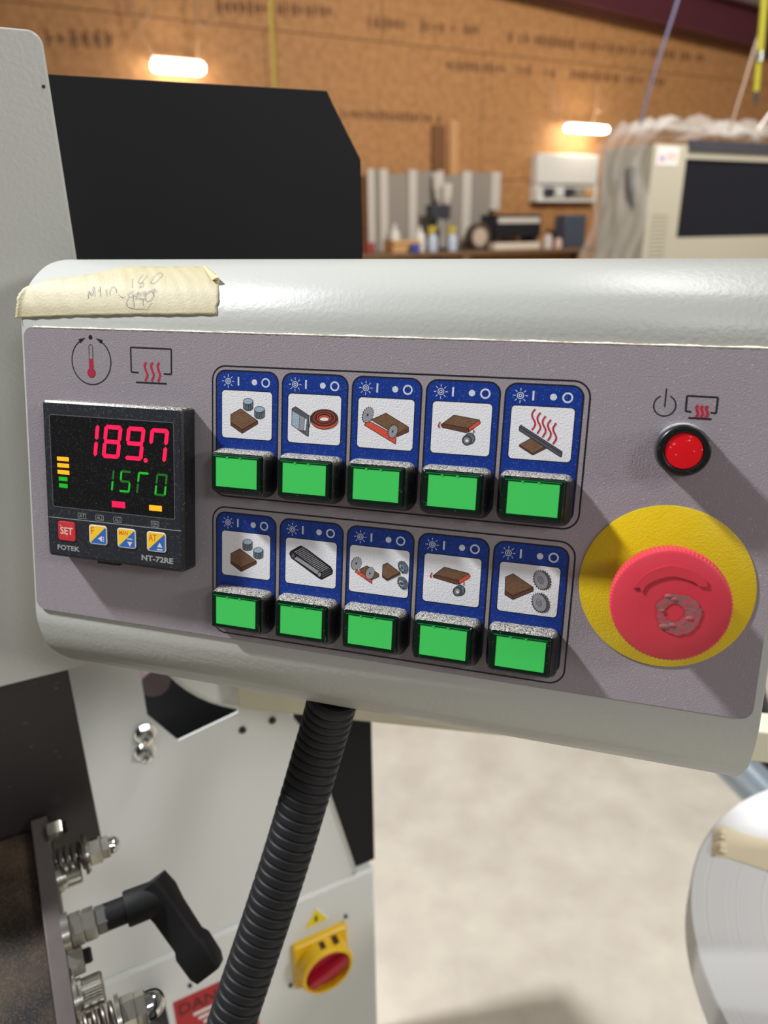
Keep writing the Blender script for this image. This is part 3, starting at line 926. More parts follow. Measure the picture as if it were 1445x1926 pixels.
# ---- masking tape over the top left edge of the console
def on_prof(px, py, lift=0.18):
    """point (x, arc index y, z) where a sight line meets the curved top of the housing"""
    d = np.array([(px - CX) / F, (py - CY) / F, 1.0]) @ R; d = d * [1, -1, -1]
    o = (-T @ R) * [1, -1, -1]
    best = None
    pts = smooth_path(PROF, 4) + [(10, -0.8)]
    for a, b in zip(pts[:-1], pts[1:]):
        n = np.array([0, -(b[1] - a[1]), b[0] - a[0]]); n = n / np.linalg.norm(n)
        if n[2] < 0: n = -n
        den = d @ n
        if abs(den) < 1e-9: continue
        s = ((np.array([0, a[0], a[1]]) - o) @ n) / den
        q = o + d * s
        t = (q[1] - b[0]) / (a[0] - b[0]) if abs(a[0] - b[0]) > 1e-6 else (q[2] - b[1]) / (a[1] - b[1])
        if -0.02 <= t <= 1.02 and (best is None or s < best[0]): best = (s, q, n)
    return best[1] + best[2] * lift


def prof_z(y):
    pts = smooth_path(PROF, 4) + [(10, -0.8)]
    for a, b in zip(pts[:-1], pts[1:]):
        if b[0] <= y <= a[0]:
            t = (y - b[0]) / (a[0] - b[0] + 1e-9)
            nz = np.array([-(b[1] - a[1]), b[0] - a[0]]); nz = nz / np.linalg.norm(nz)
            if nz[1] < 0: nz = -nz
            return b[1] + (a[1] - b[1]) * t, nz
    return -0.8, np.array([0, 1.0])


cz = lambda x, y: (x / 2.89, 470 + y / 2.89)
botL = [on_prof(*cz(x, y)) for x, y in ((112, 371), (300, 364), (500, 360), (700, 357), (950, 356), (1178, 355))]
topL = [on_prof(*cz(x, y)) for x, y in ((175, 196), (250, 168), (380, 152), (520, 130), (690, 94), (900, 94), (1118, 92))]
lft = (-106.8, -106.5)


def interp(pts, x):
    for a, b in zip(pts[:-1], pts[1:]):
        if a[0] <= x <= b[0] or (a is pts[0] and x < a[0]) or (b is pts[-1] and x > b[0]):
            return a[1] + (b[1] - a[1]) * (x - a[0]) / (b[0] - a[0])


rgt = [on_prof(*cz(x, y))[0] for x, y in ((1178, 355), (1190, 262), (1185, 222), (1187, 168), (1150, 128), (1118, 92))]
rgv = (0, 0.37, 0.52, 0.72, 0.87, 1.0)
NX, NY = 90, 18; rr = random.Random(5); vs = []
xr_b, xr_t = botL[-1][0], topL[-1][0]
for j in range(NY + 1):
    v = j / NY
    xr = float(np.interp(v, rgv, rgt)) + (0.2 * math.sin(j * 1.7) + 0.3 * (rr.random() - 0.5)); xl = -106.6 + 1.6 * v * v + 0.5 * math.sin(v * 6) + 0.5 * (rr.random() - 0.5)
    for i in range(NX + 1):
        x = xl + (xr - xl) * i / NX
        yb = interp(botL, x); yt = interp(topL, max(x, topL[0][0] - 1.0))
        if x < XL: yb -= 0.3; yt -= 1.0
        y = yb + (yt - yb) * v + (0.15 * math.sin(i * 0.7) if j in (0, NY) else 0)
        z, nz = prof_z(y)
        lift = 0.16 + 0.10 * math.sin(i * 0.9 + j * 0.5) * math.sin(i * 0.23) + (0.5 * max(0, (XL - x)) if x < XL else 0)
        if j == 0: lift += 0.2 * abs(math.sin(i * 0.11))
        vs.append((x, y + nz[0] * lift, z + nz[1] * lift))
fs = [(j * (NX + 1) + i, j * (NX + 1) + i + 1, (j + 1) * (NX + 1) + i + 1, (j + 1) * (NX + 1) + i) for j in range(NY) for i in range(NX)]
g = G(mm); g.add(vs, fs)
tp = thing('masking_tape', 'torn cream masking tape with pen scribble over the console top edge', 'tape', PW)
o = g.build('tape_strip', tape_mat, tp); so = o.modifiers.new('thick', 'SOLIDIFY'); so.thickness = 0.00012; so.offset = 1
# curled torn corner
a = on_prof(*cz(1115, 92), 0.3); b = on_prof(*cz(1190, 166), 0.6); c = on_prof(*cz(1150, 162), 0.4)
g = G(mm); cur = []
for i in range(7):
    t = i / 6
    p = a + (b - a) * t
    cur.append((p, 0.5 + 1.6 * t))
vs = []
for p, w in cur:
    for k in range(7):
        q = k / 6 * 4.0
        vs.append((p[0] - w * math.sin(q) * 0.9 - 0.2, p[1] - w * 0.35 * math.sin(q), p[2] + 0.2 + w * 0.55 * (1 - math.cos(q))))
g.add(vs, [(i * 7 + k, i * 7 + k + 1, (i + 1) * 7 + k + 1, (i + 1) * 7 + k) for i in range(6) for k in range(6)])
g.build('curled_corner', tape_tan, tp, label='tan curled corner of the tape')
# pen writing
WR = [[(178, 300), (182, 230), (205, 270), (228, 190), (232, 280)], [(285, 190), (288, 285)], [(262, 235), (290, 215)], [(340, 215), (345, 270)], [(345, 205), (348, 200)],
      [(372, 270), (376, 225), (400, 200), (425, 210), (430, 245)], [(455, 268), (490, 290), (515, 285)],
      [(576, 120), (574, 205)], [(676, 85), (630, 140), (640, 165), (678, 160), (668, 195), (640, 190), (700, 110), (712, 92)],
      [(770, 165), (740, 160), (760, 120), (815, 75), (848, 80), (835, 110), (795, 150), (765, 168)],
      [(580, 255), (585, 320), (592, 380)], [(520, 350), (540, 375), (600, 388), (690, 388), (730, 365), (755, 335)], [(545, 295), (525, 330), (530, 365)],
      [(600, 300), (650, 298), (690, 305)], [(665, 300), (672, 360)], [(700, 250), (690, 290), (710, 325), (750, 310), (770, 270), (745, 235), (715, 245)],
      [(590, 230), (540, 265), (560, 290), (640, 240), (600, 290), (700, 235), (680, 280), (780, 215), (760, 250), (800, 225)]]
g = G(mm)
for st in WR:
    pp = smooth_path(st, 4); P3 = [on_prof(130 + x / 4.817, 500 + y / 4.817, 0.55) for x, y in pp]
    n = len(P3); Lq = []; Rq = []
    for i in range(n):
        d = P3[min(i + 1, n - 1)] - P3[max(i - 1, 0)]; L_ = np.linalg.norm(d) or 1
        s = np.cross(d / L_, [0, 0.3, 0.95]) * 0.11
        Lq.append(tuple(P3[i] + s)); Rq.append(tuple(P3[i] - s))
    g.add(Lq + Rq, [(i, n + i, n + i + 1, i + 1) for i in range(n - 1)])
g.build('handwriting', pen_ink, tp, smooth=False)

# ================================================================== CORRUGATED CONDUIT
top = pworld(face(628, 1310, -42)[0], -151.6, -42)
h0 = np.array(top); A1 = at_depth(599, 1410, 0.372); A2 = at_depth(530, 1640, 0.377); A3 = at_depth(437, 1920, 0.378); A4 = at_depth(375, 2110, 0.375)
pts = smooth_path([tuple(h0), tuple(A1), tuple(A2), tuple(A3), tuple(A4), tuple(E1 * 0.0 + E2 * 0.400 + EZ * 0.80), tuple(E1 * 0.01 + E2 * 0.450 + EZ * 0.73), tuple(E1 * 0.012 + E2 * 0.499 + EZ * 0.71)], 120)
L = [0]
for a, b in zip(pts[:-1], pts[1:]): L.append(L[-1] + np.linalg.norm(np.array(b) - np.array(a)))
pitch = 0.0052; res = []; rad = []; tot = L[-1]; n = int(tot / pitch)
def along(s):
    for i in range(len(L) - 1):
        if L[i + 1] >= s: t = (s - L[i]) / (L[i + 1] - L[i] + 1e-12); return tuple(np.array(pts[i]) * (1 - t) + np.array(pts[i + 1]) * t)
    return pts[-1]
for k in range(n):
    for f, r in ((0.0, 0.0117), (0.12, 0.0117), (0.2, 0.01245), (0.3, 0.0126), (0.82, 0.0126), (0.92, 0.01245)):
        res.append(along((k + f) * pitch)); rad.append(r)
base = h0
g = G(); g.tube([tuple(np.array(p) - base) for p in res], 0.012, 28, 0, rad)
o = g.build('conduit_hose', hose_black, loc=tuple(base), ang=60)
tag(o, 'black corrugated conduit hose running down from under the console', 'hose')

# ================================================================== WHITE HOOD at left, BLACK GUARD behind
VG = 0.422
uR = 0.041; zt = 1.4375; zb = 1.1045
hood = mthing('machine_hood', 'tall light grey sheet-metal hood behind the left end of the console', 'machine guard', (uR, VG, zb))
g = G(); rc = 0.006
poly = [(-0.048, zb), (uR, zb)] + [(uR - rc + rc * math.cos(t), zt - rc + rc * math.sin(t)) for t in [math.radians(a) for a in range(0, 91, 15)]] + [(0.010, zt), (-0.012, 1.30)]
g.prism(poly, VG, VG + 0.003, 0, 'y')
g.box(uR - 0.003, uR, VG + 0.003, VG + 0.022, zb, zt - rc)
o = g.build('hood_sheet', guard_paint, hood, bevel=0.0012, base=(uR, VG, zb))
p = at_v(82, 163, VG)
g = G(); g.lathe([(0.0008, 0), (0.0008, 0.0004)], 12, 0, Matrix.Translation((p[0], VG - 0.0003, p[2])) @ Matrix.Rotation(-math.pi / 2, 4, 'X'))
g.build('rivet_hole', dark_inside, hood, base=(uR, VG, zb))

VB = 0.47
p = [at_v(x, y, VB) for x, y in ((610, 171), (626, 194), (679, 300))]
g = G(); b0 = (0.1, VB, 1.12)
poly = [(0.012, 1.12), (0.2262, 1.12), (0.2262, p[2][2]), (p[1][0], p[1][2]), (p[0][0] + 0.002, 1.4298), (0.012, 1.4275)]
g.prism(poly, VB, VB + 0.004, 0, 'y')
o = pose(g.build('black_guard_plate', matte_black, bevel=0.0006, base=b0, smooth=False), b0)
tag(o, 'large matte black plate with a clipped corner behind the console', 'machine guard')

# ================================================================== EDGE BANDING MACHINE BODY
VC = 0.50; VS = 0.504
mb = (0.1, VC, 0.0)
mach_o = mthing('edge_bander', 'white machine cabinet with yellow and red isolator switch below the console', 'machine', mb)
zc = 0.7515; uE = 0.2388
g = G(); g.box(-0.45, uE, VC, VC + 0.35, 0.05, zc)
g.build('cabinet', body_white, mach_o, bevel=0.003, base=mb)
g = G(); g.box(-0.43, uE - 0.02, VC + 0.02, VC + 0.33, 0.0, 0.05)
g.build('plinth', dark_inside, mach_o, base=mb, smooth=False)
# sloping upper sheet with the angular opening
hp = [at_v(x, y, VS) for x, y in ((262, 1262), (277, 1345), (335, 1393), (447, 1340))]
hole = [(hp[0][0], 1.07), (hp[0][0] + 0.0005, hp[0][2]), (hp[1][0], hp[1][2]), (hp[2][0], hp[2][2]), (hp[3][0], hp[3][2]), (hp[3][0] + 0.02, 1.07)]
e0 = at_v(570, 1372, VS); e1_ = at_v(663, 1640, VS)
outer = [(-0.45, zc), (e1_[0], zc), (e1_[0], e1_[2]), (e0[0], e0[2]), (e0[0] - 0.03, 1.0), (e0[0] - 0.03, 1.10), (-0.45, 1.10)]
def plate_with_hole(outer, hole, y0, y1, gg, m=0):
    bm = bmesh.new()
    def loop(pts):
        vsx = [bm.verts.new((x, y0, z)) for x, z in pts]
        return [bm.edges.new((vsx[i], vsx[(i + 1) % len(vsx)])) for i in range(len(vsx))]
    ed = loop(outer) + loop(hole)
    bmesh.ops.triangle_fill(bm, use_beauty=True, edges=ed)
    bm.verts.ensure_lookup_table(); bm.verts.index_update()
    vs = [tuple(v.co) for v in bm.verts]; nv = len(vs)
    fr = []
    for f in bm.faces:
        idx = [v.index for v in f.verts]
        pp = [(vs[i][0], vs[i][2]) for i in idx]
        fr.append(tuple(idx) if area2(pp) > 0 else tuple(reversed(idx)))
    bm.free()
    vs2 = [(x, y1, z) for x, _, z in vs]
    fs = fr + [tuple(nv + i for i in reversed(f)) for f in fr]
    no = len(outer); nh = len(hole)
    oo = list(range(no)) if area2(outer) > 0 else list(reversed(range(no)))
    for i in range(no):
        a, b = oo[i], oo[(i + 1) % no]; fs.append((a, nv + a, nv + b, b))
    hh = [no + i for i in range(nh)]
    if area2(hole) > 0: hh.reverse()
    for i in range(nh):
        a, b = hh[i], hh[(i + 1) % nh]; fs.append((a, nv + a, nv + b, b))
    gg.add(vs + vs2, fs, m)
g = G(); plate_with_hole(outer, hole, VS, VS + 0.0015, g)
# folded flange along the sloping right edge
dv = np.array([e1_[0] - e0[0], e1_[2] - e0[2]]); dv /= np.linalg.norm(dv)
g.add([(e0[0], VS, e0[2]), (e0[0] + 0.004, VS - 0.004, e0[2]), (e1_[0] + 0.004, VS - 0.004, e1_[2]), (e1_[0], VS, e1_[2]),
       (e0[0], VS + 0.03, e0[2]), (e0[0] + 0.004, VS + 0.03, e0[2]), (e1_[0] + 0.004, VS + 0.03, e1_[2]), (e1_[0], VS + 0.03, e1_[2])],
      [(0, 1, 2, 3), (4, 7, 6, 5), (1, 5, 6, 2), (0, 3, 7, 4), (0, 4, 5, 1), (3, 2, 6, 7)])
g.build('upper_sheet', body_white, mach_o, base=mb, smooth=False)
g = G(); g.box(0.03, 0.16, VS + 0.06, VS + 0.07, 0.90, 1.08); g.box(0.03, 0.16, VS + 0.004, VS + 0.06, 0.90, 0.905)
g.build('inner_recess', dark_inside, mach_o, base=mb, smooth=False)
p = at_v(292, 1285, VS + 0.03)
g = G(); g.lathe([(0.001, 0), (0.012, 0.001), (0.013, 0.03)], 20, 0, Matrix.Translation((p[0], VS + 0.028, p[2])) @ Matrix.Rotation(-math.pi / 2, 4, 'X'))
g.build('pink_reflection', mat('dusky_pink', (84, 66, 68), 0.5), mach_o, base=mb)  # made-up pinkish disc for a blurred reflection inside the opening
# white round cover overlapping the opening
c3 = [at_v(x, y, VC - 0.018) for x, y in ((318, 1274), (363, 1309), (443, 1337))]
(x1, y1), (x2, y2), (x3, y3) = [(q[0], q[2]) for q in c3]
dd = 2 * (x1 * (y2 - y3) + x2 * (y3 - y1) + x3 * (y1 - y2))
ccx = ((x1 * x1 + y1 * y1) * (y2 - y3) + (x2 * x2 + y2 * y2) * (y3 - y1) + (x3 * x3 + y3 * y3) * (y1 - y2)) / dd
ccy = ((x1 * x1 + y1 * y1) * (x3 - x2) + (x2 * x2 + y2 * y2) * (x1 - x3) + (x3 * x3 + y3 * y3) * (x2 - x1)) / dd
cr_ = math.hypot(x1 - ccx, y1 - ccy)
print('ROUND COVER', ccx, ccy, cr_)
cr_ = min(cr_, 0.12)
g = G(); g.lathe([(cr_ - 0.004, 0), (cr_, 0.003), (cr_, 0.02)], 64, 0, Matrix.Translation((ccx, VC - 0.018, ccy)) @ Matrix.Rotation(-math.pi / 2, 4, 'X'))
g.build('round_cover', body_white, mach_o, base=mb)
# black end plate behind the sheet
uEp = at_v(702, 1500, VS + 0.006)[0]
g = G(); g.box(0.17, uEp, VS + 0.006, VS + 0.012, zc + 0.0005, 1.0)
g.build('end_plate', matte_black, mach_o, base=mb, smooth=False)
Ty = lambda u, v, z: Matrix.Translation((u, v, z)) @ Matrix.Rotation(math.pi / 2, 4, 'X')      # local z -> -v (towards the viewer)
for (x, y) in ((273, 1378), (273, 1412)):
    p = at_v(x, y, VS); g = G(); T_ = Ty(p[0], VS, p[2])
    g.lathe([(0.0085, 0), (0.0085, 0.0015)], 24, 0, T_); g.lathe([(0.0068, 0.0015), (0.0068, 0.007)], 6, 0, T_)
    g.lathe([(0.0055, 0.007), (0.0052, 0.010), (0.0035, 0.013), (0, 0.014)], 20, 0, T_)
    g.build('acorn_nut', chrome, mach_o, base=mb)
for (x, y, vv) in ((456, 1372, VS), (512, 1354, VS), (357, 1852, VC), (546, 1852, VC), (650, 1722, VC)):
    p = at_v(x, y, vv); g = G(); r = 0.003 if vv == VS else 0.0018
    g.lathe([(r, 0), (r, 0.002), (r * 0.6, 0.003)], 16, 0, Ty(p[0], vv, p[2]))
    g.build('socket_screw', thread_dark, mach_o, base=mb)
# isolator switch
q = [at_v(x, y, VC) for x, y in ((547, 1774), (647, 1734), (556, 1855), (612, 1815))]
sw_u0, sw_u1 = q[0][0], q[1][0] + 0.001; sw_z1 = (q[0][2] + q[1][2]) / 2; sw_z0 = sw_z1 - 0.058
g = G(); T_ = Ty((sw_u0 + sw_u1) / 2, VC, (sw_z0 + sw_z1) / 2)
sw = (sw_u1 - sw_u0); g.T = T_
P = rrect(-sw / 2, sw / 2, -0.029, 0.029, 0.003, 4); P2 = rrect(-sw / 2 + 0.002, sw / 2 - 0.002, -0.027, 0.027, 0.003, 4)
g.loft([[(x, y, 0) for x, y in P], [(x, y, 0.005) for x, y in P], [(x, y, 0.007) for x, y in P2]])
swo = g.build('isolator_switch', switch_yellow, mach_o, base=mb, label='yellow main switch with a red rotary knob')
g = G(); g.T = T_
g.lathe([(0.0275, 0.006), (0.0275, 0.021), (0.026, 0.023), (0.0235, 0.023), (0.0235, 0.010)], 48)
swc = g.build('collar', switch_yellow, swo, base=mb)
for xx in (-0.004, 0.010):
    g = G(); g.T = T_; g.box(xx, xx + 0.005, 0.0262, 0.0280, 0.010, 0.018); g.build('padlock_slot', sign_dark, swo, base=mb, smooth=False)
g = G(); g.T = T_
g.lathe([(0.0232, 0.009), (0.0232, 0.016), (0.0215, 0.0175), (0, 0.0175)], 48)
g.T = T_ @ Matrix.Rotation(math.radians(20), 4, 'Z'); P = rrect(-0.022, 0.022, -0.0055, 0.0055, 0.003, 4)
g.loft([[(x, y, 0.017) for x, y in P], [(x * 0.95, y * 0.8, 0.026) for x, y in P]])
g.build('rotary_knob', switch_red, swo, base=mb)
# warning triangle
q = [at_v(x, y, VC) for x, y in ((594, 1708), (571, 1748), (617, 1727))]
g = G(); tri = [(a[0], a[2]) for a in q]; cxm = sum(a[0] for a in tri) / 3; czm = sum(a[1] for a in tri) / 3
sc_ = lambda k: [(cxm + (a - cxm) * k, czm + (b - czm) * k) for a, b in tri]
g.prism(sc_(1.15), VC - 0.0006, VC, 1, 'y'); g.prism(sc_(0.95), VC - 0.0009, VC - 0.0006, 0, 'y')
bolt = [(-0.001, 0.006), (0.002, 0.006), (0.0006, 0.001), (0.0028, 0.001), (-0.0012, -0.006), (-0.0002, -0.001), (-0.0024, -0.001)]
g.prism([(cxm + a * 0.8, czm + b * 0.8) for a, b in bolt], VC - 0.0012, VC - 0.0009, 2, 'y')
g.build('warning_triangle', [sign_yellow, sign_white, ink_black], mach_o, base=mb, smooth=False, label='small yellow warning triangle')
# red danger sign
q = at_v(325, 1886, VC); q2 = at_v(452, 1822, VC)
su0, su1, sz1 = q[0], q2[0] + 0.012, q[2]; sz0 = sz1 - 0.10
g = G(); g.box(su0, su1, VC - 0.0006, VC, sz0, sz1)
gt = G(); gt.text('DANGER', su0 + 0.004, sz1 - 0.020, su1 - 0.004, sz1 - 0.006, 0, 1, 0.01)
g.add([(a, VC - 0.0009, b) for a, b, _ in gt.v], gt.f, 1)
for k in range(5):
    z = sz1 - 0.028 - k * 0.0075
    g.add([(su0 + 0.016 + k * 0.004, VC - 0.0009, z), (su1 - 0.012 + k * 0.002, VC - 0.0009, z), (su1 - 0.012 + k * 0.002, VC - 0.0009, z + 0.004), (su0 + 0.016 + k * 0.004, VC - 0.0009, z + 0.004)], [(0, 1, 2, 3)], 2)
g.build('danger_sign', [sign_red, sign_dark, sign_white], mach_o, base=mb, smooth=False, label='red danger sign partly behind the hose')

# ================================================================== PRESSURE UNIT lower left
U0 = -0.030
b0 = at_u(88, 1533, U0); b1 = at_u(146, 1926, U0)
d = b1 - b0; d = d / np.linalg.norm(d); nrm = np.array([0, d[2], -d[1]])
if nrm[1] > 0: nrm = -nrm                               # towards the viewer
pb = (U0, float(b1[1]), float(b1[2]) - 0.04)
unit = mthing('pressure_unit', 'dusty dark steel roller unit with bolts and black clamping lever', 'machine part', pb)
bE = b1 + d * 0.05
def slab(g, u0, u1, s0, s1, n0, n1, m=0):               # u range, along-bar range, towards-viewer range
    o = b0
    vs = []
    for nn in (n0, n1):
        for s in (s0, s1):
            for u in (u0, u1):
                q = o + d * s + nrm * nn; vs.append((u, q[1], q[2]))
    g.add(vs, [(0, 2, 3, 1), (4, 5, 7, 6), (0, 1, 5, 4), (2, 6, 7, 3), (0, 4, 6, 2), (1, 3, 7, 5)], m)
LB = np.linalg.norm(b1 - b0) + 0.05
g = G(); slab(g, U0 - 0.0105, U0, 0, LB, -0.028, 0)
g.build('flange_bar', bar_steel, unit, bevel=0.0008, base=pb)
g = G(); slab(g, U0 - 0.16, U0 - 0.0105, 0.002, LB, -0.03, -0.009)
g.build('roller_housing', dusty_black, unit, bevel=0.001, base=pb)
# dark brown plate above, in the machine plane
VP = 0.452; zb_ = at_v(190, 1590, VP)[2]; rc = 0.007
poly = [(-0.16, zb_)] + [(0.0 - rc + rc * math.cos(t), zb_ + rc + rc * math.sin(t)) for t in [math.radians(a) for a in range(-90, 1, 15)]] + [(0.0, 1.12), (-0.16, 1.12)]
g = G(); g.prism(poly, VP, VP + 0.004, 0, 'y')
g.build('brown_plate', brown_steel, unit, bevel=0.0005, base=pb)


def along_u(px0, py0):
    """point on the bar's outer face, and a function from a photo column to the distance along the machine axis"""
    p = at_u(px0, py0, U0)
    def f(px):
        lo, hi = -0.05, 0.3
        for _ in range(40):
            m_ = (lo + hi) / 2
            q = E1 * (p[0] + m_) + E2 * p[1] + EZ * p[2]
            if proj(q)[0] < px: lo = m_
            else: hi = m_
        return lo
    return p, f


Rx = Matrix.Rotation(math.pi / 2, 4, 'Y')                # local z -> +u


def fitting(name, px0, py0, parts, label=None):
    p, f = along_u(px0, py0)
    T0 = Matrix.Translation((p[0], p[1], p[2])) @ Rx
    first = None
    for (kind, xa, xb, r, m_, nm) in parts:
        g = G(); g.T = T0; a, b = f(xa), f(xb)
        if kind == 'cyl': g.lathe([(r * 0.93, a), (r, a + (b - a) * 0.06), (r, b - (b - a) * 0.06), (r * 0.93, b)], 28)
        elif kind == 'washer': g.lathe([(r, a), (r, b)], 28)
        elif kind == 'hex': g.lathe([(r * 0.93, a), (r, a + (b - a) * 0.1), (r, b - (b - a) * 0.1), (r * 0.93, b)], 6)
        elif kind == 'knurl':
            n_ = 40
            ringk = lambda rr_, z: [((rr_ - (0.0004 if i % 2 else 0)) * math.cos(math.pi * i / n_), (rr_ - (0.0004 if i % 2 else 0)) * math.sin(math.pi * i / n_), z) for i in range(2 * n_)]
            g.loft([ringk(r, a), ringk(r, b - 0.001), ringk(r * 0.9, b), ringk(r * 0.5, b), ringk(r * 0.48, b - 0.004)])
        elif kind == 'dome':
            g.lathe([(r, a), (r, a + (b - a) * 0.25)] + [(r * math.cos(t), a + (b - a) * (0.25 + 0.75 * math.sin(t))) for t in [math.radians(q) for q in range(10, 91, 16)]], 28)
        elif kind == 'thread':
            prof_ = []; n_ = max(3, int((b - a) / 0.0012))
            for i in range(n_):
                z = a + (b - a) * i / n_; prof_ += [(r, z), (r * 0.86, z + (b - a) / n_ * 0.5)]
            g.lathe(prof_ + [(r * 0.8, b)], 24)
        elif kind == 'spring':
            turns = 4; path = []
            for i in range(turns * 20 + 1):
                t = 2 * math.pi * i / 20; path.append((r * math.cos(t), r * math.sin(t), a + (b - a) * i / (turns * 20)))
            g.tube(path, 0.0012, 8)
        o = g.build(nm, m_, unit if first is None else first, base=None if first is not None else None, ang=32)
        # coordinates are machine axes; shift into the unit frame
        o.data.transform(Matrix.Translation((-pb[0], -pb[1], -pb[2])))
        if first is None:
            first = o
            if label: o['label'] = label
    return first


mmr = 0.001
fitting('bolt', 93, 1566, [('hex', 90, 118, 7.4 * mmr, zinc, 'hex_bolt'), ('thread', 118, 128, 4.4 * mmr, thread_dark, 'threaded_stud')])
fitting('spring', 103, 1627, [('spring', 108, 158, 8.2 * mmr, spring_mat, 'spring_stud'), ('washer', 157, 163, 12.5 * mmr, spring_mat, 'washer'),
                              ('washer', 163, 167, 11.5 * mmr, zinc, 'washer'), ('hex', 167, 191, 8.8 * mmr, zinc, 'hex_nut'), ('hex', 191, 206, 7.2 * mmr, zinc, 'hex_nut'), ('dome', 206, 226, 5.6 * mmr, chrome, 'acorn_cap')],
        'spring loaded stud with a shiny acorn cap, upper')
fitting('cap', 108, 1652, [('washer', 108, 117, 9.5 * mmr, zinc, 'socket_bolt'), ('washer', 117, 125, 8.2 * mmr, zinc, 'washer'), ('knurl', 125, 153, 8.0 * mmr, zinc, 'bolt_head')])
lev = fitting('lever', 118, 1757, [('washer', 118, 132, 11.0 * mmr, zinc, 'clamp_lever'), ('hex', 132, 157, 9.6 * mmr, zinc, 'hex_nut'), ('hex', 157, 181, 9.4 * mmr, zinc, 'hex_nut'),
                                   ('hex', 181, 203, 8.2 * mmr, mat('nut_grey', (120, 118, 118), 0.35, metal=0.8), 'hex_nut')], 'black angled clamping lever on hex nuts')
p, f = along_u(118, 1757)
g = G(); T0 = Matrix.Translation((p[0], p[1], p[2])) @ Rx; g.T = T0
g.lathe([(0.0078, f(199)), (0.0078, f(238))], 32); g.lathe([(0.0098, f(236)), (0.0104, f(240)), (0.0102, f(300)), (0.0098, f(312)), (0.008, f(318))], 32)
g.T = Matrix.Identity(4)
hub = np.array([p[0] + f(300), p[1], p[2]])
end = at_depth(392, 1822, (M.T @ (E1 * hub[0] + E2 * hub[1] + EZ * hub[2] - CAM))[2] - 0.005); end = mach(end)
ax = end - hub; La = np.linalg.norm(ax); ax = ax / La
su_ = np.cross(ax, [0, 1.0, 0.3]); su_ /= np.linalg.norm(su_); sv_ = np.cross(ax, su_)
secs = [(-0.010, 0.0085, 0.009), (0.0, 0.0098, 0.0095), (0.2 * La, 0.0090, 0.0075), (0.60 * La, 0.0086, 0.0068), (0.68 * La, 0.0105, 0.0075), (0.95 * La, 0.0100, 0.0075), (1.04 * La, 0.0085, 0.006)]
rings = []
for s, a, b in secs:
    c = hub + ax * s
    rings.append([tuple(c + su_ * x + sv_ * y) for x, y in rrect(-a, a, -b, b, min(a, b) * 0.35, 3)])
g.loft(rings)
o = g.build('lever_handle', lever_black, lev, ang=32); o.data.transform(Matrix.Translation((-pb[0], -pb[1], -pb[2])))
fitting('stud', 128, 1812, [('hex', 130, 158, 8.4 * mmr, zinc, 'hex_nut'), ('thread', 158, 173, 4.6 * mmr, thread_dark, 'threaded_stud')])
fitting('cap2', 140, 1880, [('washer', 141, 148, 11.5 * mmr, zinc, 'socket_bolt'), ('washer', 148, 157, 10.0 * mmr, zinc, 'washer'), ('knurl', 157, 196, 9.0 * mmr, zinc, 'bolt_head')])
fitting('stud2', 158, 1912, [('hex', 160, 184, 6.0 * mmr, zinc, 'hex_nut'), ('thread', 184, 196, 4.0 * mmr, thread_dark, 'threaded_stud')])
fitting('spring2', 148, 1948, [('spring', 158, 222, 9.0 * mmr, spring_mat, 'spring_stud'), ('washer', 221, 229, 12.0 * mmr, zinc, 'washer'), ('hex', 229, 256, 9.6 * mmr, zinc, 'hex_nut'),
                               ('hex', 256, 276, 9.4 * mmr, zinc, 'hex_nut'), ('dome', 276, 311, 8.2 * mmr, chrome, 'acorn_cap')], 'spring loaded stud with a shiny acorn cap, lower')

# ================================================================== CREAM RAIL
pA = at_depth(447, 1334, 0.555)
nl = np.cross(ray(447, 1334), ray(1445, 1437)); dr = np.cross(nl, EZ); dr /= np.linalg.norm(dr)
if dr[0] < 0: dr = -dr
tt = 0.56
back = np.cross(EZ, dr)
if back[1] < 0: back = -back
g = G()
for a0, a1, b0_, b1_, z0, z1 in ((0, tt, 0, 0.022, 0, 0.026),):
    vs = []
    for zz in (z0, z1):
        for bb in (b0_, b1_):
            for aa in (a0, a1):
                q = dr * aa + back * bb + EZ * zz; vs.append(tuple(q))
    g.add(vs, [(0, 1, 3, 2), (4, 6, 7, 5), (0, 4, 5, 1), (2, 3, 7, 6), (0, 2, 6, 4), (1, 5, 7, 3)])
o = g.build('support_rail', cream, loc=tuple(pA), bevel=0.002)
tag(o, 'cream painted steel rail passing behind the hose under the console', 'rail')

# ================================================================== ROLL OF EDGE BANDING, lower right
ZR = 0.82; kz = (1.35 - ZR) / 0.55
rcx, rcy, rr_ = 0.4808 * kz, 0.3853 * kz, 0.2340 * kz; th = 0.030
roll = thing('edging_roll', 'large roll of white edge banding lying flat at the lower right', 'roll', Matrix.Translation((rcx, rcy, ZR - th)))
g = G(); g.lathe([(0.05, 0), (rr_ - 0.001, 0), (rr_, 0.001), (rr_, th - 0.0012), (rr_ - 0.0012, th), (0.052, th), (0.05, th - 0.001)], 160, closed=True)
g.build('wound_band', roll_white, roll, ang=40)
g = G(); g.lathe([(0.0495, 0.001), (0.0495, th - 0.001), (0.046, th - 0.001), (0.046, 0.001)], 64, closed=True)
g.build('core_ring', mat('card_core', (170, 140, 104), 0.8), roll)
def strip(px, lift):
    q = [at_z(x, y, ZR) for x, y in px]
    return [(a[0], a[1], ZR + lift) for a in q]
tt_ = strip([(1347, 1560), (1362, 1553), (1392, 1568), (1448, 1582), (1500, 1600), (1500, 1664), (1448, 1641), (1400, 1624), (1366, 1614), (1344, 1612)], 0)
tb = np.mean([t[:2] for t in tt_], 0); base = (tb[0], tb[1], ZR)
g = G(); g.prism([(a - base[0], b - base[1]) for a, b, _ in tt_], 0.0002, 0.0012)
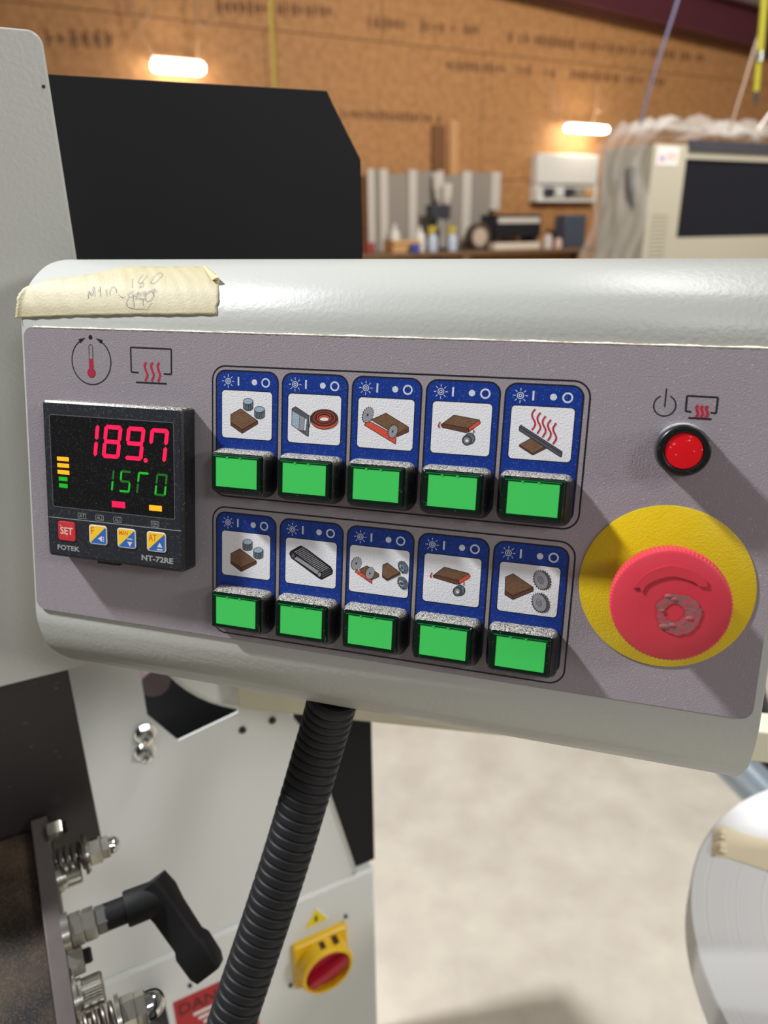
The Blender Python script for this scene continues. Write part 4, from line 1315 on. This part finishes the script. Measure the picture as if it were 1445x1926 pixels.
# rucked end folded over the rim
a, b = np.array(tt_[0][:2]) - tb, np.array(tt_[9][:2]) - tb
for k in range(6):
    t0, t1 = k / 6, (k + 1) / 6
    p0 = a + (b - a) * t0; p1 = a + (b - a) * t1; hgt = 0.003 + 0.003 * math.sin(k * 2.1) ** 2
    dx = np.array([0.012, 0.002])
    g.add([(p0[0] - 0.003, p0[1], 0.0002), (p1[0] - 0.003, p1[1], 0.0002), (*(p1 + dx * 0.4), hgt), (*(p0 + dx * 0.4), hgt * 0.8), (*(p1 + dx), 0.0013), (*(p0 + dx), 0.0013)], [(0, 3, 2, 1), (3, 5, 4, 2)])
o = g.build('masking_tape', roll_tape, loc=base, smooth=True)
tag(o, 'cream masking tape strip stuck across the white roll', 'tape')
# turntable under the roll
tab = thing('roll_turntable', 'grey turntable post carrying the white roll', 'stand', Matrix.Translation((rcx, rcy, 0)))
g = G(); g.lathe([(0.12, ZR - th - 0.012), (0.12, ZR - th)], 48); g.build('turntable_plate', body_white, tab)
g = G(); g.lathe([(0.02, 0.01), (0.02, ZR - th - 0.012)], 24); g.build('post', zinc, tab)
g = G(); g.lathe([(0.10, 0), (0.10, 0.008), (0.03, 0.012)], 32); g.build('foot', matte_black, tab)

# silver tube and dark beam behind the roll
tA = at_depth(1318, 1372, 1.06); tB = at_depth(1500, 1560, 1.06)
g = G(); dirt = (tB - tA); g.tube([tuple(-dirt * 0.5), tuple(dirt * 0.0), tuple(dirt * 1.0), tuple(dirt * 1.8)], 0.029, 32)
o = g.build('support_tube', tube_blue, loc=tuple(tA)); tag(o, 'silver blue-grey round steel tube slanting behind the white roll', 'tube')
bA = at_depth(1424, 1330, 1.12); bB = at_depth(1475, 1492, 1.12)
g = G(); dirt = bB - bA; g.tube([tuple(-dirt * 0.5), (0, 0, 0), tuple(dirt), tuple(dirt * 1.6)], 0.022, 4)
o = g.build('steel_beam', mat('dark_beam', (38, 38, 48), 0.5), loc=tuple(bA), smooth=False); tag(o, 'dark square steel bar at the right behind the cream rail', 'bar')

# ================================================================== BACKGROUND: lamps, hoses, bench, far machine
lamp_on = mat('lamp_on', (255, 250, 240), 0.5, emit=20.0, emit_col=(255, 246, 228))
lamp_case = mat('lamp_case', (225, 222, 215), 0.5)
hook_m = mat('hook_steel', (176, 140, 112), 0.5)
def wall_lamp(x0, x1, y0, y1, label, hooks, htop):
    VL = DW - 0.22
    a = at_v(x0, (y0 + y1) / 2, VL); b = at_v(x1, (y0 + y1) / 2, VL); zm = (at_v((x0 + x1) / 2, (y0 + y1) / 2, VL))[2]
    hh = (y1 - y0) / 1372 * 7.4 / 2 * 0.66
    base = ((a[0] + b[0]) / 2, VL, zm)
    L_ = mthing('strip_lamp', label, 'lamp', base, 'strip lamps hung on the board wall')
    w2 = (b[0] - a[0]) / 2 * 0.92
    g = G(); g.T = Matrix.Rotation(math.pi / 2, 4, 'X')
    P = rrect(-w2, w2, -hh, hh, hh * 0.8, 5)
    g.loft([[(x, y, -0.05) for x, y in P], [(x, y, 0.03) for x, y in P], [(x * 0.97, y * 0.8, 0.05) for x, y in P]])
    g.build('lamp_tube', lamp_on, L_)
    g = G(); g.box(-w2 * 0.95, w2 * 0.95, 0.03, 0.12, hh * 1.0, hh * 1.5); g.build('lamp_case', lamp_case, L_, smooth=False)
    for (hx, hy) in hooks:
        p = at_v(hx, hy, VL)
        g = G(); u = p[0] - base[0]; z = p[2] - zm
        g.tube([(u, 0, z + htop), (u, 0, z + 0.05), (u, 0, z), (u + 0.04, -0.02, z - 0.03), (u + 0.1, -0.03, z + 0.02), (u + 0.13, -0.03, z + 0.1)], 0.010, 8)
        g.tube([(u, 0, z), (max(-w2 * 0.8, min(w2 * 0.8, u)), 0.06, hh * 0.6)], 0.005, 6)
        g.build('hanger_hook', hook_m, L_)
    return L_
wall_lamp(283, 388, 113, 138, 'lit white strip lamp above the black plate', ((253, 36), (373, 46)), 0.5)
wall_lamp(1065, 1144, 233, 252, 'lit white strip lamp above the white wall cabinet', ((1035, 206), (1122, 206)), 0.25)

def hanging(name, pts, v, r, m, label, cat='hose'):
    P3 = [at_v(x, y, v) for x, y in pts]; base = P3[0]
    g = G(); g.tube([tuple(p - base) for p in P3], r, 10)
    o = pose(g.build(name, m), tuple(base)); tag(o, label, cat); return o
yel0 = mat('yellow_hose_dull', (158, 132, 40), 0.5); yel = mat('yellow_hose', (200, 190, 48), 0.5)
hanging('air_hose', [(509, -60), (511, 30), (516, 110), (520, 240), (524, 420)], 2.6, 0.008, yel0, 'yellow air hose hanging behind the black plate')
hs = mthing('air_hose', 'yellow air hose with metal coupling hanging at the upper right', 'hose', tuple(at_v(1440, -40, 1.9)))
P3 = [at_v(x, y, 1.9) for x, y in ((1441, -60), (1437, 20), (1430, 100))]; bb = at_v(1440, -40, 1.9)
g = G(); g.tube([tuple(p - bb) for p in P3], 0.0115, 12); g.build('hose_body', yel, hs)
P3 = [at_v(x, y, 1.9) for x, y in ((1430, 98), (1428, 116))]; g = G(); g.tube([tuple(p - bb) for p in P3], 0.016, 16); g.build('coupling', zinc, hs)
P3 = [at_v(x, y, 1.9) for x, y in ((1428, 114), (1425, 150), (1423, 172))]; g = G(); g.tube([tuple(p - bb) for p in P3], 0.0095, 12); g.build('hose_tail', yel, hs)
P3 = [at_v(x, y, 1.9) for x, y in ((1423, 170), (1422, 196))]; g = G(); g.tube([tuple(p - bb) for p in P3], 0.008, 12); g.build('nozzle', chrome, hs)
hanging('cable', [(1290, -60), (1275, 0), (1256, 60), (1236, 120), (1218, 180), (1205, 235)], 3.2, 0.007, mat('blue_cable', (88, 88, 112), 0.6), 'thin blue-grey cable hanging diagonally by the burgundy beam', 'cable')
hanging('cable', [(1455, -60), (1436, 40), (1418, 95), (1402, 150), (1385, 205), (1372, 250)], 3.2, 0.006, mat('grey_cable', (140, 122, 108), 0.6), 'thin grey cable hanging left of the yellow hose coupling', 'cable')
hanging('cable', [(1480, 190), (1450, 212), (1425, 245)], 3.2, 0.008, mat('pale_cable', (190, 182, 178), 0.6), 'short pale cable running down to the far machine at right edge', 'cable')

# bench along the wall
VBN = DW - 0.75
zt_ = at_v(850, 473, VBN)[2]
uA = at_v(640, 470, VBN)[0] - 0.6; uB = at_v(1120, 470, VBN)[0] + 0.3
bench = mthing('workbench', 'long dark workbench along the board wall behind the console', 'bench', ((uA + uB) / 2, VBN, 0))
hw = (uB - uA) / 2
wood = mat('bench_wood', (120, 92, 66), 0.6, var=0.4, vscale=6)
g = G(); g.box(-hw, hw, 0, 0.7, zt_ - 0.04, zt_); g.build('bench_top', wood, bench, smooth=False)
for x in (-hw + 0.05, 0, hw - 0.05):
    for y in (0.05, 0.62):
        g = G(); g.box(x - 0.04, x + 0.04, y - 0.04, y + 0.04, 0, zt_ - 0.04); g.build('leg', wood, bench, smooth=False)
zB = zt_


def bench_u(px, v): return at_v(px, 460, v)[0]


# grey metal panels with pale uprights leaning at the back of the bench
VQ = DW - 0.17
ztop = at_v(800, 322, VQ)[2]
ups = [(692, 704), (714, 729), (768, 783), (822, 832), (868, 884), (922, 938)]
pu = [(at_v(a, 400, VQ)[0], at_v(b, 400, VQ)[0]) for a, b in ups]
rack = mthing('grey_panel_rack', 'row of grey metal panels with pale uprights standing on the bench', 'rack', (pu[0][0], VQ, zB))
grey_p = mat('grey_panel', (150, 142, 132), 0.5); pale_p = mat('pale_upright', (206, 198, 188), 0.4)
bs = (pu[0][0], VQ, zB)
for k in range(len(pu) - 1):
    g = G(); g.box(pu[k][1], pu[k + 1][0], VQ + 0.03, VQ + 0.05, zB, ztop - 0.03 * (k % 2)); g.build('grey_panel', grey_p, rack, base=bs, smooth=False)
for k, (a, b) in enumerate(pu):
    g = G(); zz = zB if k < 5 else at_v(930, 395, VQ)[2]
    g.box(a, b, VQ - 0.02, VQ + 0.04, zz, ztop + 0.01); g.build('upright', pale_p, rack, base=bs, smooth=False, bevel=0.004)
# boards leaning on the wall
for (x0, x1, y0, y1, c, lab, m_) in ((815, 838, 235, 330, 0, 'narrow dark brown board leaning on the wall above the grey panels', (120, 78, 44)),
                                     (848, 862, 225, 330, 0, 'narrow pale board leaning on the wall above the grey panels', (202, 152, 104))):
    a = at_v(x0, y0, DW - 0.05); b = at_v(x1, y1, DW - 0.05); zz0 = zB
    g = G(); w_ = (b[0] - a[0]); g.add([(0, -0.045, 0), (w_, -0.045, 0), (w_, -0.025, 0), (0, -0.025, 0), (0, 0.0, a[2] - zB), (w_, 0.0, a[2] - zB), (w_, 0.02, a[2] - zB), (0, 0.02, a[2] - zB)],
                                    [(0, 3, 2, 1), (4, 5, 6, 7), (0, 1, 5, 4), (1, 2, 6, 5), (2, 3, 7, 6), (3, 0, 4, 7)])
    o = pose(g.build('leaning_board', mat(lab[:12] + str(x0), m_, 0.7), smooth=False), (a[0], DW - 0.035, zB)); tag(o, lab, 'board')


def bench_item(name, px, py_top, v, prof_px, m, label, cat, seg=20, group=None):
    """turned item on the bench: profile (half width px, height fraction)"""
    u = bench_u(px, v); zt2 = at_v(px, py_top, v)[2]; h = zt2 - zB
    sc = (v / 0.89) / 1372 * 1.08
    g = G(); g.lathe([(r * sc, h * t) for r, t in prof_px], seg)
    o = pose(g.build(name, m), (u, v, zB)); tag(o, label, cat, group); return o


V1 = VBN + 0.25
wp = mat('white_plastic', (225, 220, 212), 0.4); bottle = [(9, 0), (9, 0.6), (7, 0.72), (3, 0.8), (3, 0.95), (0, 1)]
bench_item('white_bottle', 743, 420, V1 + 0.16, bottle, wp, 'small white bottle on the bench, before the second grey panel', 'bottle')
bench_item('white_bottle', 790, 425, V1 + 0.0, bottle, wp, 'small white bottle on the bench, right of the third upright', 'bottle')
yc = mat('yellow_cap', (206, 178, 60), 0.5)
for x, lab in ((814, 'bluish white spray bottle with yellow nozzle, left of the pair'), (851, 'bluish white spray bottle with yellow nozzle, right of the pair')):
    u = bench_u(x, V1 - 0.08); h = at_v(x, 425, V1 - 0.08)[2] - zB
    sb = mthing('spray_bottle', lab, 'bottle', (u, V1 - 0.08, zB), 'spray bottles on the bench')
    g = G(); g.lathe([(0.05, 0), (0.052, h * 0.45), (0.04, h * 0.6), (0.02, h * 0.7)], 20); g.build('bottle_body', mat('bluish_white', (190, 198, 214), 0.3), sb)
    g = G(); g.lathe([(0.022, h * 0.68), (0.022, h * 0.85)], 16); g.box(-0.05, 0.03, -0.02, 0.02, h * 0.85, h * 0.98); g.box(-0.05, -0.035, -0.01, 0.01, h * 0.66, h * 0.88); g.build('nozzle', yc, sb)
# dark upright device
u = bench_u(822, V1 + 0.1); h = at_v(822, 385, V1 + 0.1)[2] - zB
dv_ = mthing('bench_drill', 'dark bench tool with a wide head standing before the grey panels', 'tool', (u, V1 + 0.1, zB))
dk = mat('dark_tool', (54, 54, 62), 0.5)
g = G(); g.box(-0.12, 0.12, -0.08, 0.1, 0, 0.03); g.build('tool_base', dk, dv_, bevel=0.004)
g = G(); g.lathe([(0.035, 0.03), (0.035, h * 0.75)], 16); g.build('column', dk, dv_)
g = G(); g.box(-0.11, 0.11, -0.09, 0.06, h * 0.7, h); g.build('tool_head', dk, dv_, bevel=0.01)
g = G(); g.lathe([(0.02, h * 0.45), (0.02, h * 0.7)], 12, 0, Matrix.Translation((-0.02, -0.06, 0))); g.build('chuck', zinc, dv_)
# orange crate-like heap, blue and red pieces
u = bench_u(757, V1 - 0.04); g = G(); h = at_v(757, 452, V1 - 0.04)[2] - zB
tn = mat('tan_card', (206, 160, 104), 0.7)
cb = mthing('cardboard_box', 'low open tan cardboard box on the bench by the blue tin', 'box', (u, V1 - 0.04, zB))
g = G(); g.box(-0.16, 0.16, -0.10, 0.10, 0, 0.006); 
for a in ((-0.16, -0.154, -0.1, 0.1), (0.154, 0.16, -0.1, 0.1), (-0.154, 0.154, -0.1, -0.094), (-0.154, 0.154, 0.094, 0.1)): g.box(*a, 0.006, h)
g.build('box_body', tn, cb, smooth=False)
g = G(); g.add([(-0.16, -0.1, h), (0.16, -0.1, h), (0.15, -0.12, h * 0.75), (-0.15, -0.12, h * 0.75)], [(0, 3, 2, 1)]); f_ = g.build('flap', tn, cb, smooth=False); f_.modifiers.new('s', 'SOLIDIFY').thickness = 0.004
bench_item('blue_tin', 781, 458, V1 - 0.225, [(8, 0), (8, 0.9), (7.4, 1)], mat('blue_tin', (52, 66, 150), 0.4), 'small blue tin in front of the cardboard box', 'tin')
bench_item('red_tin', 695, 456, V1 - 0.18, [(9, 0), (9, 0.9), (8.4, 1)], mat('red_tin', (140, 48, 44), 0.5), 'small red tin at the left end of the bench by the black plate', 'tin')
# reel with dark rim, black monitor, small jars
u = bench_u(899, V1); g = G(); h = 0.27
rl = mthing('tape_reel', 'pale reel with a dark rim standing on the bench beside the black case', 'reel', (u, V1, zB))
Ry = Matrix.Translation((0, 0, h / 2)) @ Matrix.Rotation(math.pi / 2, 4, 'X')
g = G(); g.lathe([(h * 0.36, -0.05), (h * 0.5, -0.05), (h * 0.5, 0.05), (h * 0.36, 0.05)], 40, 0, Ry, closed=True); g.build('rim', mat('reel_rim', (84, 66, 54), 0.6), rl)
g = G(); g.lathe([(h * 0.36, -0.03), (h * 0.36, 0.03)], 40, 0, Ry); g.build('disc', mat('reel_face', (196, 176, 156), 0.6), rl)
ua_, ub_ = bench_u(932, V1 - 0.1), bench_u(1016, V1 - 0.1); h = at_v(975, 403, V1 - 0.1)[2] - zB; lo_ = at_v(975, 446, V1 - 0.1)[2] - zB
mo = mthing('black_case', 'black case with a pale strip across its front on the bench', 'case', ((ua_ + ub_) / 2, V1 - 0.1, zB)); w_ = (ub_ - ua_) / 2
g = G(); g.box(-w_, w_, 0, 0.3, lo_, h); g.build('case_body', mat('case_black', (22, 22, 26), 0.5), mo, bevel=0.01)
g = G(); g.box(-w_ * 0.92, w_ * 0.9, -0.01, 0.0, lo_ + (h - lo_) * 0.62, lo_ + (h - lo_) * 0.86); g.build('pale_strip', pale_p, mo, smooth=False)
for s in (-1, 1):
    g = G(); g.box(s * w_ * 0.85 - 0.02, s * w_ * 0.85 + 0.02, 0.02, 0.28, 0, lo_); g.build('foot', dk, mo, smooth=False)
u0_, u1_ = bench_u(925, V1 - 0.18), bench_u(1010, V1 - 0.18)
g = G(); g.box(-(u1_ - u0_) / 2, (u1_ - u0_) / 2, -0.06, 0.06, 0, 0.07)
o = pose(g.build('paper_stack', mat('paper_pale', (214, 198, 180), 0.7), bevel=0.006), ((u0_ + u1_) / 2, V1 - 0.18, zB)); tag(o, 'low pale stack of paper on the bench before the black case', 'paper')
bench_item('glass_jar', 1030, 440, V1 - 0.2, [(9, 0), (9, 0.7), (6, 0.85), (6, 1)], mat('jar_pale', (206, 192, 186), 0.2), 'pale jar on the bench right of the black case', 'jar')
bench_item('glass_jar', 1050, 448, V1 - 0.18, [(7, 0), (7, 0.7), (5, 0.85), (5, 1)], mat('jar_pink', (216, 186, 168), 0.2), 'smaller pinkish jar on the bench near the dark blue box', 'jar')
u0_, u1_ = bench_u(1062, V1), bench_u(1100, V1); h = at_v(1080, 404, V1)[2] - zB
g = G(); g.box(-(u1_ - u0_) / 2, (u1_ - u0_) / 2, 0, 0.2, 0, h)
o = pose(g.build('blue_grey_box', mat('slate_box', (72, 78, 92), 0.5), bevel=0.01), ((u0_ + u1_) / 2, V1, zB)); tag(o, 'dark blue-grey box on the bench beside the plastic-wrapped machine', 'box')
# cloths hanging on the panels
for x, y0, y1, lab in ((823, 325, 378, 'white rag hanging on the grey panels above the dark tool'), (841, 345, 405, 'pale rag hanging right of the white rag')):
    a = at_v(x - 8, y0, VQ - 0.06); b = at_v(x + 8, y1, VQ - 0.06); vs = []
    for j in range(9):
        for i in range(7):
            vs.append(((b[0] - a[0]) * (i / 6 - 0.5) * (1 - 0.3 * j / 8), -0.01 + 0.02 * math.sin(i * 2.2 + j * 0.3), (a[2] - b[2]) * (1 - j / 8)))
    g = G(); g.add(vs, [(j * 7 + i, j * 7 + i + 1, (j + 1) * 7 + i + 1, (j + 1) * 7 + i) for j in range(8) for i in range(6)])
    o = pose(g.build('hanging_rag', pale_p), ((a[0] + b[0]) / 2, VQ - 0.06, b[2])); o.modifiers.new('s', 'SOLIDIFY').thickness = 0.006; tag(o, lab, 'rag')
# wall cabinet with clear lower bay
VX = DW - 0.16
a = at_v(1014, 287, VX); b = at_v(1122, 378, VX); m_ = at_v(1060, 347, VX)
zt3, zb3, zm3 = a[2], at_v(1060, 380, VX)[2], m_[2]
cab = mthing('wall_cabinet', 'white electrical cabinet on the board wall with a clear lower bay', 'cabinet', ((a[0] + b[0]) / 2, VX, zb3)); w_ = (b[0] - a[0]) / 2
cw = mat('cabinet_white', (226, 222, 214), 0.4)
g = G(); g.box(-w_, w_, 0.0, 0.15, zm3 - zb3, zt3 - zb3); g.build('cover', cw, cab, bevel=0.02)
g = G(); g.box(-w_, w_, 0.05, 0.15, 0, zm3 - zb3); g.box(-w_, -w_ + 0.03, 0, 0.05, 0, zm3 - zb3); g.box(w_ - 0.03, w_, 0, 0.05, 0, zm3 - zb3); g.box(-w_, w_, 0, 0.05, 0, 0.03); g.build('lower_bay', cw, cab, bevel=0.01)
for k in range(5):
    x = -w_ * 0.7 + k * w_ * 0.33
    g = G(); g.box(x, x + w_ * 0.26, 0.0, 0.05, 0.06, (zm3 - zb3) * 0.8); g.build('breaker', [dk, wp, dk, grey_p, tn][k], cab, smooth=False)

# far machine (beige, glazed) under plastic film
VK = 3.8
uc = at_v(1228, 300, VK)[0]; ztk = 1.838; uk1 = uc + 2.1; dk_v = at_u(1136, 300, uc)[1] - VK
cn = mthing('far_machine', 'beige enclosed machine with a big black window at the right', 'machine', ((uc + uk1) / 2, VK, 0)); bs = ((uc + uk1) / 2, VK, 0)
beige = mat('beige_paint', (162, 157, 141), 0.45)
wl = at_v(1291, 298, VK); wb = at_v(1283, 447, VK)
g = G(); plate_with_hole([(uc, 0.12), (uk1, 0.12), (uk1, ztk), (uc, ztk)], [(wl[0], wb[2]), (uk1 - 0.3, wb[2]), (uk1 - 0.3, wl[2]), (wl[0], wl[2])], VK, VK + 0.04, g)
g.box(uc, uc + 0.04, VK + 0.04, VK + dk_v, 0.12, ztk); g.box(uk1 - 0.04, uk1, VK + 0.04, VK + dk_v, 0.12, ztk); g.box(uc + 0.04, uk1 - 0.04, VK + 0.04, VK + dk_v, ztk - 0.04, ztk); g.box(uc + 0.04, uk1 - 0.04, VK + dk_v - 0.04, VK + dk_v, 0.12, ztk - 0.04)
g.build('enclosure', beige, cn, base=bs, smooth=False)
g = G(); g.box(uc + 0.1, uk1 - 0.1, VK + 0.05, VK + dk_v - 0.1, 0, 0.12); g.build('plinth', dark_inside, cn, base=bs, smooth=False)
g = G(); g.box(wl[0] - 0.005, uk1 - 0.295, VK + 0.02, VK + 0.03, wb[2] - 0.005, wl[2] + 0.005)
g.build('window', mat('black_glass', (26, 26, 32), 0.12), cn, base=bs, smooth=False)
g = G()
for k in range(14):
    z = at_v(1250, 405, VK)[2] - k * 0.026; g.box(uc + 0.05, uc + 0.20, VK - 0.004, VK, z, z + 0.012)
g.build('vent_slats', mat('vent_beige', (160, 156, 140), 0.5), cn, base=bs, smooth=False)  # slats in a beige close to the enclosure's
a = at_v(1238, 275, VK); b = at_v(1274, 312, VK)
g = G(); g.box(a[0], b[0], VK - 0.003, VK, b[2], a[2]); g.box(a[0] + 0.02, a[0] + 0.07, VK - 0.004, VK - 0.003, b[2] + 0.02, b[2] + 0.06, 1); g.box(a[0] + 0.08, b[0] - 0.02, VK - 0.004, VK - 0.003, b[2] + 0.03, a[2] - 0.03, 2)
g.build('label_sticker', [mat('sticker_pale', (214, 200, 196), 0.5), mat('sticker_blue', (150, 150, 172), 0.5), mat('sticker_pink', (214, 172, 168), 0.5)], cn, base=bs, smooth=False)
g = G(); g.box(uc + 0.3, uk1, VK - 0.02, VK, ztk - 0.03, ztk + 0.03); g.build('top_seal', dk, cn, base=bs, smooth=False)
# dark opening on the side
def side_pt(px, py): return at_u(px, py, uc)
s4 = [side_pt(x, y) for x, y in ((1176, 318), (1196, 312), (1193, 398), (1178, 375))]
g = G(); g.add([(uc - 0.004, p[1], p[2]) for p in s4], [(0, 1, 2, 3)]); g.add([(uc + 0.0, p[1], p[2]) for p in s4], [(3, 2, 1, 0)])
n0 = len(g.v); g.f += [[0, 4, 5, 1], [1, 5, 6, 2], [2, 6, 7, 3], [3, 7, 4, 0]]; g.m += [0] * 4
g.build('side_opening', dark_inside, cn, base=bs, smooth=False)
# plastic film draped over it
film = bpy.data.materials.new('plastic_film'); film.use_nodes = True
nt = film.node_tree; b_ = nt.nodes['Principled BSDF']; b_.inputs['Base Color'].default_value = (0.62, 0.6, 0.58, 1); b_.inputs['Roughness'].default_value = 0.22
tr = nt.nodes.new('ShaderNodeBsdfTransparent'); mx = nt.nodes.new('ShaderNodeMixShader'); mx.inputs[0].default_value = 0.24
nt.links.new(tr.outputs[0], mx.inputs[1]); nt.links.new(b_.outputs[0], mx.inputs[2]); nt.links.new(mx.outputs[0], nt.nodes['Material Output'].inputs[0])
vs = []; NA, NB = 60, 26
def drape(i, j):
    s = i / (NA - 1) * 4.3 - 1.35; t = j / (NB - 1)          # s: across, negative part hangs down the left side
    v = VK - 0.03 + t * (dk_v + 0.02)
    wv = 0.05 * math.sin(s * 7 + t * 3) + 0.035 * math.sin(s * 13 + t * 9) + 0.02 * math.sin(t * 25 + s * 2)
    if s > 0: return (uc + min(s, 2.2), v, ztk + 0.055 + abs(wv) * 1.1 + 0.05 * math.sin(t * 3.1) + (0.02 if s > 2.2 else 0))
    hang = -s
    return (uc - 0.03 - 0.10 * hang * (0.35 + 0.65 * t) - abs(wv) * 0.6 * min(1, hang * 4), v + 0.04 * math.sin(hang * 9), ztk + 0.05 + abs(wv) * max(0, 1 - hang * 3) - hang * (0.88 + 0.1 * t))
for i in range(NA):
    for j in range(NB): vs.append(drape(i, j))
g = G(); g.add(vs, [(i * NB + j, (i + 1) * NB + j, (i + 1) * NB + j + 1, i * NB + j + 1) for i in range(NA - 1) for j in range(NB - 1)])
o = pose(g.build('plastic_sheet', film, base=(uc, VK, ztk), ang=80), (uc, VK, ztk)); tag(o, 'clear crumpled plastic film draped over the beige machine', 'plastic film')
